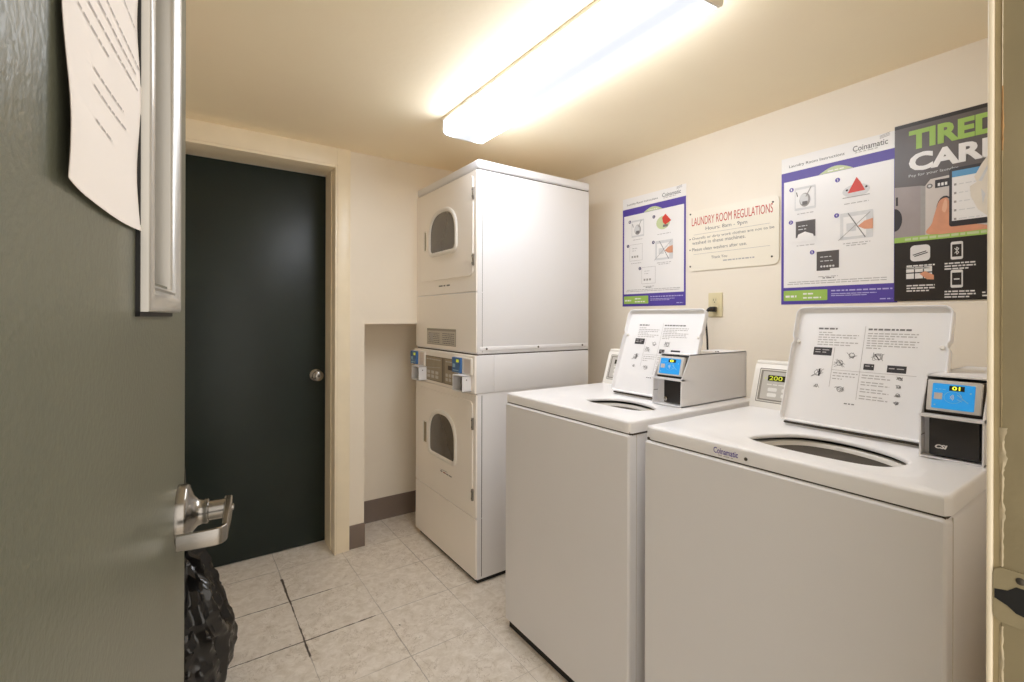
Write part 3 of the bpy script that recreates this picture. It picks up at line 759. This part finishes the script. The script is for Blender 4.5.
    w = MB(); w.prism(cq, lambda a, b_, d: P(a, d, b_), .165, WL-.002, plastic_w)
    con = w.build('control_console', t)
    w = MB(); w.tube([P(.600, .168, 1.083), P(.600, .25, 1.084), P(.600, WL-.1, 1.084), P(.600, WL-.004, 1.083)], .009, plastic_w, 14); w.build('console_top_roll', con)
    d_ = Vector((.046, 0, 1.076-Z)).normalized(); cn = Vector((-d_.z, 0, d_.x)); c0_ = P(.540, WL-.002, Z)
    CF = lambda a, b_, c_: c0_ + Vector((0, -1, 0))*a + d_*b_ + cn*c_
    fl = Flat(CF, .0006)
    fl.rect(.018, 0.4650, .020, .137, panel_dk, 1, .004); fl.rect(.021, 0.4620, .023, .134, mat('panel_line_white', (226, 222, 214), .4), 2, .003); fl.rect(.0245, 0.4590, .0265, .1305, panel_dk, 3, .003); fl.rect(.032, 0.4550, .031, .126, panel_grey, 4, .003)
    pan = fl.build('console_panel', con)
    fl = Flat(CF, .0006)
    fl.rect(.050, .130, .094, .114, dispdark, 5)
    if disp:
        fl.text(disp, .055, .098, .0965, .1115, digitg, 6, bold=.01)
        fl.rect(.0405, .0445, .100, .104, digitg, 5)
    fl.build('console_display', con)
    fl = Flat(CF, .0006)
    for i in range(4):
        for j in range(2): fl.rect(.055+.045*i, .085+.045*i, .040+.018*j, .053+.018*j, mat('button_white', (232, 230, 224), .4), 5, .004)
    fl.words(.05, .13, .080, .0035, mat('button_white', (232, 230, 224), .4), 5, 3)
    fl.build('console_buttons', con)
    if logo:
        fl = Flat(lambda a, b_, c_: P(-.0003-c_, a, b_), .0003)
        FT = lambda a, b_, c_: P(-.0003-c_, .435-a, b_)
        fl = Flat(FT, .0003)
        fl.text('Coinamatic', 0, .062, .911, .9255, purple, 1, bold=.012); fl.words(.012, .05, .9065, .002, inkpale, 1, 5)
        fl.build('brand_lettering', t)
        MB().lathe([(.004, 0), (.004, .0012), (.002, .002)], P(0, .354, .914), (-1, 0, 0), dsteel, 16).build('deck_screw', t)
    return t
washer(.239, 'white top-load washer nearest the doorway, lid open, blue lettering on deck edge', True, .451, 0.0, '200')
washer(.937, 'white top-load washer beside the stacked dryer, lid open, payment box on right', False, .412, -.034, None, .040, (.74, .90))

# ------------------------------------------------------------------ payment boxes on the washers
def pay_box(x, y, wd, label, cover, code, D=.385):
    Z = .9368
    t = thing('payment_box', label, 'payment box', (x, y, Z), 0, 'card payment boxes on the washers')
    P = lambda a, b_, c_: Vector((x+a, y+b_, Z+c_))
    H_, LH, SL = .176, .094, .052
    th = .003
    side = [(0, 0), (D, 0), (D, H_), (SL, H_), (.004, LH)]
    w = MB()
    for b0, b1 in ((0, th), (wd-th, wd)): w.prism(side, lambda a, c_, d: P(a, d, c_), b0, b1, enamel)
    w.box(x, x+D, y, y+wd, Z, Z+th, enamel); w.box(x+SL-.004, x+D, y, y+wd, Z+H_-th, Z+H_, enamel); w.box(x+D-th, x+D, y, y+wd, Z, Z+H_, enamel)
    w.box(x-.0005, x+.022, y, y+wd, Z+LH-.006, Z+LH, enamel)
    cab = w.build('box_shell', t)
    w = MB(); w.box(x+.028, x+.031, y+th, y+wd-th, Z+th, Z+LH-.005, enamel)
    w.box(x+(.006 if cover else .020), x+.028, y+(.008 if cover else .004), y+(wd-.016 if cover else wd-.035), Z+.007, Z+LH-.008, coinblack, .0015)
    cp = w.build('coin_panel', t)
    if cover:
        f = Flat(lambda a, b_, c_: P(.0058-c_, wd-.016-a, b_), .0003)
        f.text('CSI', .010, .031, .022, .031, mat('print_white', (225, 222, 218), .4), 1, bold=.05, shear=.3); f.build('lettering', cp)
    else:
        MB().lathe([(.007, 0), (.007, .004), (.003, .006)], P(.020, wd-.044, .020), (-1, 0, 0), steel, 16).build('key_lock', cp)
    MB().box(x+.004, x+.026, y+wd-th-.0006, y+wd-th, Z+.046, Z+.0475, seam_m).build('side_slot', t)
    # slanted reader
    a0 = P(.013, wd-.0035, LH+.001); sl = Vector((.020, 0, H_-LH-.006)); sll = sl.length; dy = sl.normalized(); dn = Vector((-dy.z, 0, dy.x))
    F = lambda a, b_, c_: a0 + Vector((0, -1, 0))*a + dy*b_ + dn*c_
    bw = wd-.007
    def blk(a_0, a_1, b0, b1, c0_, c1_, m, bev=.001):
        return MB().box(a_0, a_1, b0, b1, c0_, c1_, m, bev, 2, xf=Matrix.Translation(a0) @ Matrix((Vector((0, -1, 0)), dy, dn)).transposed().to_4x4())
    w = blk(-.0005, bw+.0005, .001, sll-.001, -.012, -.010, seam_m); w.build('reader_recess', t)
    bz = blk(.005, bw-.004, .007, sll-.004, -.010, .003, mat('bezel_grey', (206, 202, 196), .4, var=.01), .002).build('card_reader', t)
    blk(.006, bw-.005, .005, .008, -.004, .001, black, .0005).build('reader_shadow_gap', bz)
    q0, q1, r0, r1 = .014, bw-.014, .0125, sll-.0115
    f = Flat(lambda a, b_, c_: F(a, b_, .0031+c_), .0004)
    f.rect(q0, q1, r0, r1, blue, 1, .002); f.build('blue_reader_face', bz)
    f = Flat(lambda a, b_, c_: F(a, b_, .0031+c_), .0004)
    W_ = q1-q0; H2 = r1-r0; pale = mat('print_pale_blue', (150, 200, 225), .4)
    f.rect(q0+W_*.40, q0+W_*.76, r0+H2*.74, r0+H2*.94, dispdark, 2)
    if code: f.text(code, q0+W_*.47, q0+W_*.66, r0+H2*.765, r0+H2*.92, digit, 3, bold=.03)
    f.rect(q0+W_*.05, q0+W_*.25, r0+H2*.36, r0+H2*.62, mat('print_label_pale', (206, 196, 190), .4), 2)
    for k, rr in enumerate((.05, .085, .12)):
        for s in range(6):
            t0, t1 = R(-42+14*s), R(-42+14*(s+1)); cx_, cy_ = q0+W_*.40, r0+H2*.48
            f.line((cx_+W_*rr*math.cos(t0), cy_+W_*rr*1.1*math.sin(t0)), (cx_+W_*rr*math.cos(t1), cy_+W_*rr*1.1*math.sin(t1)), .0012, mat('print_white', (225, 222, 218), .4))
    for s in range(20):
        t0, t1 = 2*PI*s/20, 2*PI*(s+1)/20; cx_, cy_ = q0+W_*.50, r0+H2*.48
        f.line((cx_+W_*.21*math.cos(t0), cy_+H2*.23*math.sin(t0)), (cx_+W_*.21*math.cos(t1), cy_+H2*.23*math.sin(t1)), .0007, pale)
    f.line((q0+W_*.60, r0+H2*.60), (q0+W_*.86, r0+H2*.30), .0012, pale); f.line((q0+W_*.66, r0+H2*.62), (q0+W_*.74, r0+H2*.40), .0012, pale); f.line((q0+W_*.60, r0+H2*.42), (q0+W_*.72, r0+H2*.34), .0012, pale)
    f.rect(q0+W_*.06, q0+W_*.10, r0+H2*.10, r0+H2*.16, pale, 2); f.words(q0+W_*.08, q0+W_*.32, r0+H2*.76, .0012, pale, 2, 1, .003, .006, .002)
    f.rect(q0+W_*.88, q0+W_*.92, r0+H2*.66, r0+H2*.72, pale, 2)
    f.build('reader_print', bz)
    if not cover:
        for dd in (.25, .265): MB().lathe([(.0035, 0), (.0035, .002), (.001, .003)], P(dd, .03, H_), (0, 0, 1), dsteel, 10).build('top_screw', t)
    return t
pay_box(1.338, .247, .104, 'white card payment box reading 01, with black panel, on the washer nearest the doorway', True, '01')
pay_box(1.372, .986, .118, 'white card payment box with open coin slot, on the washer beside the dryer', False, '0', .405)

# ------------------------------------------------------------------ posters
def WP(y_left, z_bot, x=RX): return lambda a, b_, c_: Vector((x-.0015-c_, y_left-a, z_bot+b_))
def picture(f, kind, a, b_, w_, h):
    """small drawing centred in a box whose lower left corner is (a,b_)"""
    A = lambda s: a+w_*s; B = lambda s: b_+h*s
    f.rect(A(0), A(1), B(0), B(1), pic_grey if kind in (1, 4) else poster_w, 2, .003)
    if kind == 1:
        f.rect(A(.05), A(.95), B(.1), B(.9), poster_w, 3); f.disc(A(.5), B(.42), w_*.26, pic_mid, 4, h*.3); f.disc(A(.46), B(.45), w_*.2, pic_grey, 5, h*.24); f.rect(A(.38), A(.62), B(.2), B(.36), inkgrey, 6); f.line((A(.15), B(.6)), (A(.1), B(.8)), .003, inkdark, 6); f.line((A(.55), B(.55)), (A(.8), B(.95)), .004, pic_mid, 6)
    if kind == 2:
        f.disc(A(.5), B(.35), w_*.46, pic_grey, 3, h*.28); f.poly([(A(.22), B(.28)), (A(.38), B(.62)), (A(.52), B(.92)), (A(.66), B(.66)), (A(.8), B(.3))], redp, 4); f.disc(A(.2), B(.42), w_*.04, inkdark, 5); f.disc(A(.84), B(.44), w_*.04, inkdark, 5); f.line((A(.05), B(.1)), (A(.95), B(.1)), .003, pic_mid, 4)
    if kind == 21:
        f.disc(A(.45), B(.5), w_*.42, limepale, 3, h*.4); f.poly([(A(.45), B(.5)), (A(.4), B(.8)), (A(.6), B(1.0)), (A(.95), B(.55)), (A(.6), B(.35))], redp, 4); f.rect(A(.45), A(.75), B(.22), B(.36), inkgrey, 5)
    if kind == 3:
        f.rect(A(.08), A(.95), B(.2), B(.95), inkgrey, 3); f.rect(A(.1), A(.93), B(.22), B(.93), mat('print_charcoal', (84, 78, 76), .4), 4); f.words(A(.2), A(.6), B(.7), .003, pic_grey, 5, 4); f.words(A(.2), A(.55), B(.55), .003, pic_grey, 5, 5)
        f.poly([(A(.1), B(.0)), (A(.2), B(.35)), (A(.5), B(.45)), (A(.85), B(.3)), (A(.95), B(.0))], poster_w, 6)
    if kind == 5:
        f.rect(A(.05), A(.95), B(.1), B(.95), mat('print_charcoal', (84, 78, 76), .4), 3); f.words(A(.2), A(.65), B(.68), .003, pic_grey, 5, 6); f.words(A(.2), A(.7), B(.5), .003, pic_grey, 5, 7)
        for k in range(5): f.disc(A(.25+.12*k), B(.28), w_*.045, pic_grey, 5)
        f.rect(A(.6), A(1), B(.1), B(.18), poster_w, 6)
    if kind == 6:
        for (s0, t0, s1, t1) in ((0, 0, 1, 0), (1, 0, 1, 1), (1, 1, 0, 1), (0, 1, 0, 0)): f.line((A(s0), B(t0)), (A(s1), B(t1)), .0012, pic_mid, 3)
        f.words(A(.2), A(.6), B(.75), .002, pic_mid, 3, 8); f.words(A(.2), A(.5), B(.6), .002, pic_mid, 3, 9)
        for k in range(3): f.rect(A(.15+.2*k), A(.28+.2*k), B(.18), B(.3), pic_mid, 3)
    if kind == 4:
        f.rect(A(.1), A(.8), B(.1), B(.85), poster_w, 3); f.rect(A(.2), A(.5), B(.3), B(.6), pic_grey, 4)
        f.poly([(A(.55), B(.45)), (A(.75), B(.62)), (A(1.0), B(.68)), (A(1.0), B(.3)), (A(.75), B(.32))], skin, 5)
        f.line((A(.25), B(.98)), (A(.78), B(.02)), .003, inkgrey, 6); f.line((A(-.05), B(.0)), (A(.92), B(.92)), .002, pic_mid, 6)
def coinamatic_poster(y0, z0, w_, h, label, dark):
    t = thing('instruction_poster', label, 'poster', (RX-.001, y0-w_/2, z0), 0, 'laundry instruction posters on the right wall')
    fn = WP(y0, z0)
    m_ = MB(); m_.prism([(0, 0), (w_, 0), (w_, h), (0, h)], lambda a, b_, d: fn(a, b_, d), -.0015, 0, poster_w); m_.build('sheet', t, smooth=0)
    U = w_/.39; V = h/.60
    f = Flat(fn); f.rect(0, w_, 0, .540*V, purple, 1)
    f.poly([(.010*U, .068*V)] + [(a, b_) for a, b_ in rrect(.010*U, w_-.010*U, .068*V, .502*V, .010, 4)][0:0] + [(.010*U, .068*V), (w_-.010*U, .068*V), (w_-.010*U, .502*V), (.010*U, .502*V)][1:], poster_w, 2)
    f.poly([(w_*.36+w_*.30*k/16, .503*V+.022*V*math.sin(PI*k/16)) for k in range(17)], limepale, 2)
    f.words(w_*.44, w_*.58, .508*V, .004*V, poster_w, 3, 3)
    f.build('purple_border', t)
    f = Flat(fn); f.text('Laundry Room Instructions', .030*U, .228*U, .555*V, .569*V, inkdark, 1); f.build('title_lettering', t)
    f = Flat(fn); f.text('Coinamatic', .255*U, .362*U, .560*V, .581*V, inkgrey, 1, bold=.01)
    f.words(.262*U, .335*U, .5535*V, .003*V, inkpale, 1, 4)
    for k in range(3): f.line((.338*U, (.585+.004*k)*V), (.368*U, (.590+.005*k)*V), .0014, inkgrey, 1)
    f.build('logo', t)
    pics = [(1, 1, .052, .378, .078, .092), (2, 2 if dark else 21, .218, .386, .096, .086), (3, 3 if dark else 6, .050, .250, .084, .088), (4, 4, .215, .238, .104, .10), (5, 5 if dark else 6, .130, .120, .086, .088)]
    if not dark: pics[0] = (1, 1, .062, .378, .082, .092)
    for num, kd, a, b_, pw, ph in pics:
        f = Flat(fn, base=2); picture(f, kd, a*U, b_*V, pw*U, ph*V)
        f.words((a+.01)*U, (a+pw-.008)*U, (b_-.016)*V, .003*V, inkpale, 2, num); 
        if num == 4: f.words((a+.02)*U, (a+pw-.02)*U, (b_-.024)*V, .003*V, inkpale, 2, num+3)
        ill = f.build('illustration', t)
        f = Flat(fn, base=2); f.disc((a-.012)*U, (b_+ph-.004)*V, .0085*U, purple if dark else mat('number_dark', (70, 62, 100), .4), 3); f.text(str(num), (a-.0145)*U, (a-.0095)*U, (b_+ph-.0085)*V, (b_+ph+.0005)*V, poster_w, 4, bold=.02); f.build('number_disc', ill)
    f = Flat(fn, base=1); f.rect(.010*U, .172*U, .014*V, .056*V, lime, 2, .003); f.build('lime_footer', t)
    f = Flat(fn, base=1)
    f.words(.018*U, .060*U, .028*V, .008*V, poster_w, 3, 2, .012, .02); f.words(.085*U, .125*U, .038*V, .006*V, poster_w, 3, 5, .01, .02); f.words(.085*U, .150*U, .022*V, .006*V, poster_w, 3, 6, .01, .02)
    pl = mat('print_lavender', (190, 184, 226), .4)
    f.words(.185*U, w_-.012*U, .047*V, .005*V, pl, 3, 8); f.words(.185*U, .33*U, .036*V, .003*V, pl, 3, 9, .01, .03, .002); f.words(.185*U, .30*U, .029*V, .003*V, pl, 3, 10, .01, .03, .002); f.words(w_-.05*U, w_-.014*U, .012*V, .004*V, pl, 3, 11)
    f.build('footer_lettering', t)
    f = Flat(fn, base=1); f.words(.155*U, .195*U, .098*V, .004*V, inkgrey, 2, 12); f.words(.03*U, w_-.03*U, .088*V, .003*V, inkpale, 2, 13, .01, .03, .003); f.words(.025*U, w_-.03*U, .080*V, .003*V, inkpale, 2, 14, .01, .03, .003)
    f.build('small_print', t)
    return t
coinamatic_poster(.998, 1.296, .395, .608, 'large purple-bordered laundry instruction poster beside the black tablet poster', True)
coinamatic_poster(1.875, 1.302, .415, .610, 'purple-bordered laundry instruction poster nearest the dryer, pale line drawings', False)

# black poster with tablet picture
t = thing('black_poster', 'black poster headed TIRED with hand holding a tablet, right of instruction poster', 'poster', (RX-.001, .38, 1.30))
PW_, PH_ = .47, .615
fn = lambda a, b_, c_: Vector((RX-.0040-c_, .611-a, 1.300+b_))
MB().prism([(0, 0), (PW_, 0), (PW_, PH_), (0, PH_)], lambda a, b_, d: fn(a, b_, d), -.0016, 0, posterblack).build('sheet', t, smooth=0)
f = Flat(fn)
gm = mat('photo_dark_grey', (96, 88, 84), .35, var=.18, vscale=5); gm2 = mat('photo_mid_grey', (158, 148, 146), .35, var=.10, vscale=8); gm3 = mat('photo_pale_machine', (204, 196, 190), .35, var=.06, vscale=9)
f.rect(0, PW_, .222, .602, gm, 1)
f.poly([(0, .222), (.072, .222), (.072, .392), (0, .400)], gm2, 2); f.poly([(.072, .222), (.072, .392), (.085, .388), (.085, .222)], pic_mid, 2)
f.poly([(.085, .222), (PW_, .222), (PW_, .43), (.098, .408), (.085, .39)], gm3, 2)
f.poly([(.022*math.cos(R(-90+15*k)), .285+.04*math.sin(R(-90+15*k))) for k in range(13)], inkdark, 3); f.disc(.135, .300, .022, inkdark, 3, .045); f.disc(.139, .300, .017, pic_mid, 4, .037)
f.disc(.096, .385, .008, inkgrey, 3); f.disc(.096, .385, .004, pic_grey, 4); f.rect(.004, .010, .335, .365, inkdark, 3)
f.rect(.110, .150, .375, .402, inkdark, 3); f.rect(.117, .123, .380, .390, poster_w, 4); f.rect(.126, .132, .380, .390, poster_w, 4); f.rect(.135, .141, .380, .390, poster_w, 4)
f.build('machine_photo', t)
f = Flat(fn)
f.poly(catmull([(.098, .222), (.103, .26), (.112, .30), (.120, .328), (.134, .338), (.144, .332), (.148, .30), (.150, .262), (.19, .246), (.24, .232), (.27, .222)], 5), skin, 5)
f.poly(catmull([(.128, .30), (.134, .33), (.139, .331), (.141, .31), (.136, .29)], 4), mat('print_skin_light', (230, 178, 146), .4), 6)
f.poly([(.236, .262), (.215, .285), (.198, .330), (.196, .362), (.212, .372), (.206, .39), (.222, .425), (.240, .455), (.262, .47), (.33, .47), (.33, .24)], mat('photo_white_sleeve', (228, 220, 206), .4, var=.06, vscale=20), 9)
f.poly([(.216, .374), (.236, .42), (.246, .446), (.238, .41), (.224, .372)], pic_grey, 10); f.poly([(.226, .30), (.222, .35), (.232, .33)], pic_grey, 10)
f.build('hand', t)
f = Flat(fn); f.rect(.146, .34, .240, .430, mat('tablet_black', (48, 44, 46), .3), 6, .008); f.rect(.153, .335, .258, .420, poster_w, 7); f.rect(.153, .335, .400, .420, mat('tablet_blue', (96, 160, 206), .3), 8)
for k in range(5): f.rect(.158, .164, .372-.028*k, .379-.028*k, pic_mid, 8); f.words(.170, .225, .374-.028*k, .003, pic_grey, 8, k)
f.build('tablet', t)
f = Flat(fn); f.text('TIRED', .040, .268, .520, .586, lime, 3, bold=.045); f.build('headline', t)
f = Flat(fn); f.text('CARRY', .040, .340, .444, .507, poster_w, 3, bold=.045); f.text('Pay for your laundry', .040, .168, .424, .436, pic_grey, 3); f.build('second_line', t)
f = Flat(fn); f.rect(0, PW_, .204, .222, lime, 4); f.words(.03, .40, .209, .008, limepale, 5, 3, .01, .03, .004); f.rect(0, PW_, 0, .204, posterblack, 3)
white_p = mat('print_white', (225, 222, 218), .4)
f.rect(.045, .098, .135, .190, white_p, 5, .012); f.line((.052, .157), (.088, .168), .003, inkdark, 6); f.line((.056, .152), (.092, .163), .003, inkdark, 6)
for (a, b_) in ((.150, .132), (.150, .040)):
    f.rect(a, a+.030, b_, b_+.058, white_p, 5, .005); f.rect(a+.0035, a+.0265, b_+.009, b_+.049, posterblack, 6)
f.line((.160, .152), (.170, .166), .002, white_p, 7); f.line((.170, .166), (.165, .172), .002, white_p, 7); f.line((.165, .172), (.165, .148), .002, white_p, 7); f.line((.165, .148), (.170, .154), .002, white_p, 7); f.line((.170, .154), (.160, .168), .002, white_p, 7)
f.rect(.158, .172, .066, .070, white_p, 7)
for k in range(3):
    f.rect(.034+.024*k, .055+.024*k, .098, .116, white_p, 5); f.rect(.034+.024*k, .055+.024*k, .076, .094, white_p, 5)
f.poly([(.07, .092), (.085, .10), (.108, .085), (.108, .070), (.09, .072)], skin, 6)
for a0, bb0, n_ in ((.035, .118, 2), (.035, .050, 3), (.135, .118, 3), (.135, .026, 3)):
    for k in range(n_): f.words(a0, a0+(.075 if k < n_-1 else .06), bb0-.009*k, .0045, white_p, 5, k+int(a0*100), .006, .018, .0025)
f.rect(.245, .275, .155, .195, white_p, 5); f.disc(.262, .09, .02, white_p, 5, .035); f.words(.225, .27, .02, .0045, white_p, 5, 77); f.words(.225, .27, .010, .0045, white_p, 5, 78)
f.build('lower_panel', t)

# regulations sign
t = thing('regulations_sign', 'white laundry room regulations sign with red heading between the two purple posters', 'sign', (RX-.002, 1.22, 1.47))
fn2 = lambda a, b_, c_: Vector((RX-.0060-c_, 1.443-a, 1.468+b_))
SW, SH = .438, .296
MB().prism(rrect(0, SW, 0, SH, .026, 6), lambda a, b_, d: fn2(a, b_, d), -.003, 0, sign_w).build('plate', t, smooth=0)
f = Flat(fn2); f.text('LAUNDRY ROOM REGULATIONS', .020, .412, .222, .262, redt, 1); f.build('red_heading', t)
f = Flat(fn2); f.text('Hours: 8am - 9pm', .095, .300, .187, .209, inkgrey, 1)
f.line((.03, .178), (.40, .178), .0016, inkpale, 1); f.line((.03, .082), (.40, .082), .0016, inkpale, 1)
f.text('Overalls or dirty work clothes are not to be', .022, .418, .150, .166, inkgrey, 1); f.text('washed in these machines.', .022, .292, .130, .146, inkgrey, 1); f.text('Please clean washers after use.', .022, .298, .098, .113, inkgrey, 1)
f.disc(.010, .158, .0035, inkgrey, 1); f.disc(.010, .105, .0035, inkgrey, 1)
f.text('Thank You', .125, .205, .053, .066, inkgrey, 1); f.words(.185, .335, .036, .006, inkpale, 1, 6)
f.build('black_lettering', t)
for a, b_ in ((.012, .282), (.412, .266), (.408, .034), (.012, .024)):
    MB().lathe([(.0042, 0), (.0042, .0015), (.0015, .0026)], fn2(a, b_, 0), (-1, 0, 0), dsteel, 14).build('screw', t)

# outlet + cord
oc = thing('wall_outlet', 'ivory duplex wall outlet above the washers with a black plug in it', 'outlet', (RX-.002, 1.297, 1.30))
MB().box(RX-.007, RX-.0005, 1.262, 1.333, 1.244, 1.358, ivory, .003).build('cover_plate', oc)
for zc in (1.3215, 1.2805):
    w = MB(); w.prism(rrect(1.2815, 1.3135, zc-.0145, zc+.0145, .008, 5), lambda a, b_, d: Vector((d, a, b_)), RX-.0095, RX-.006, ivory)
    r_ = w.build('socket', oc)
    if zc > 1.3:
        w = MB(); w.box(RX-.0099, RX-.009, 1.2905, 1.2922, zc-.002, zc+.008, inkdark); w.box(RX-.0099, RX-.009, 1.3030, 1.3047, zc-.002, zc+.008, inkdark); w.lathe([(.0025, 0), (.0025, .0006)], (RX-.0094, 1.2975, zc-.008), (-1, 0, 0), inkdark, 12); w.build('slot', r_, smooth=0)
pc = thing('power_cord', 'black power cord and plug running from the wall outlet down behind the washer', 'power cord', (RX-.01, 1.297, 1.28))
w = MB(); w.box(RX-.036, RX-.0098, 1.283, 1.312, 1.268, 1.292, cordblack, .005, 3); w.tube([(RX-.03, 1.298, 1.280), (RX-.042, 1.306, 1.279), (RX-.048, 1.312, 1.270)], [.011, .009, .006], cordblack, 12); pg_ = w.build('plug', pc)
cp_ = [(RX-.047, 1.311, 1.273), (RX-.050, 1.316, 1.260), (RX-.05, 1.317, 1.235), (RX-.05, 1.314, 1.20), (RX-.05, 1.309, 1.14), (RX-.05, 1.306, 1.05), (RX-.055, 1.305, .9), (RX-.06, 1.30, .6), (RX-.06, 1.29, .3)]
w = MB(); w.tube(cp_, .0045, cordblack, 10); w.build('cord', pc)

# ------------------------------------------------------------------ bin bag
def bin_bag():
    cx_, cy_, H_ = -0.028, 1.86, .49
    n, mrow = 110, 96
    rg = random.Random(5); loops = []
    def rad(t):      # profile radius at height t (0 bottom..1 top)
        pts = [(0, .115), (.04, .155), (.14, .178), (.30, .182), (.45, .165), (.60, .140), (.74, .112), (.86, .080), (.95, .050), (1.0, .014)]
        for (a, b_), (c_, d_) in zip(pts, pts[1:]):
            if t <= c_:
                k = (t-a)/(c_-a); k = k*k*(3-2*k); return b_+(d_-b_)*k
        return .014
    for j in range(mrow+1):
        t_ = j/mrow; r0 = rad(t_); row = []
        for i in range(n):
            a = 2*PI*i/n; ca, sa = math.cos(a), math.sin(a)
            p = Vector((ca*2.0, sa*2.0, t_*2.6))
            # creases: ridged folds running mostly up the bag, leaning
            q = Vector((ca*3.2+t_*1.1, sa*3.2-t_*.9, t_*1.5))
            rid = 1-abs(noise.noise(q*.8))*2.4
            rid2 = 1-abs(noise.noise(Vector((ca*3.6+5+t_*2.2, sa*3.6-t_*2, t_*1.6))))*2.4
            rid3 = 1-abs(noise.noise(Vector((ca*7+2-t_*3, sa*7+t_*5, t_*4))))*2.4
            big = noise.noise(p*.8)
            k = min(1, t_*6+.15)
            r_ = r0*(.95+.14*big) + k*(.020*rid + .013*rid2 + .0045*rid3) - .016
            if t_ > .78: r_ += .012*math.sin(a*9+t_*20)*(t_-.78)/.22
            r_ = max(.004, r_)
            row.append(Vector((cx_+ca*r_+.02*t_*t_, cy_+sa*r_, max(.002, H_*t_ + (.008*noise.noise(p*3) if t_ > .05 else 0)))))
        loops.append(row)
    w = MB(); w.loft(loops, bagm, True, True)
    # crumpled knot ears at the top
    o = w.build('bin_bag', None, smooth=38)
    return tag(o, 'black crumpled plastic bin bag on the floor behind the open door', 'bin bag')
bag = bin_bag()
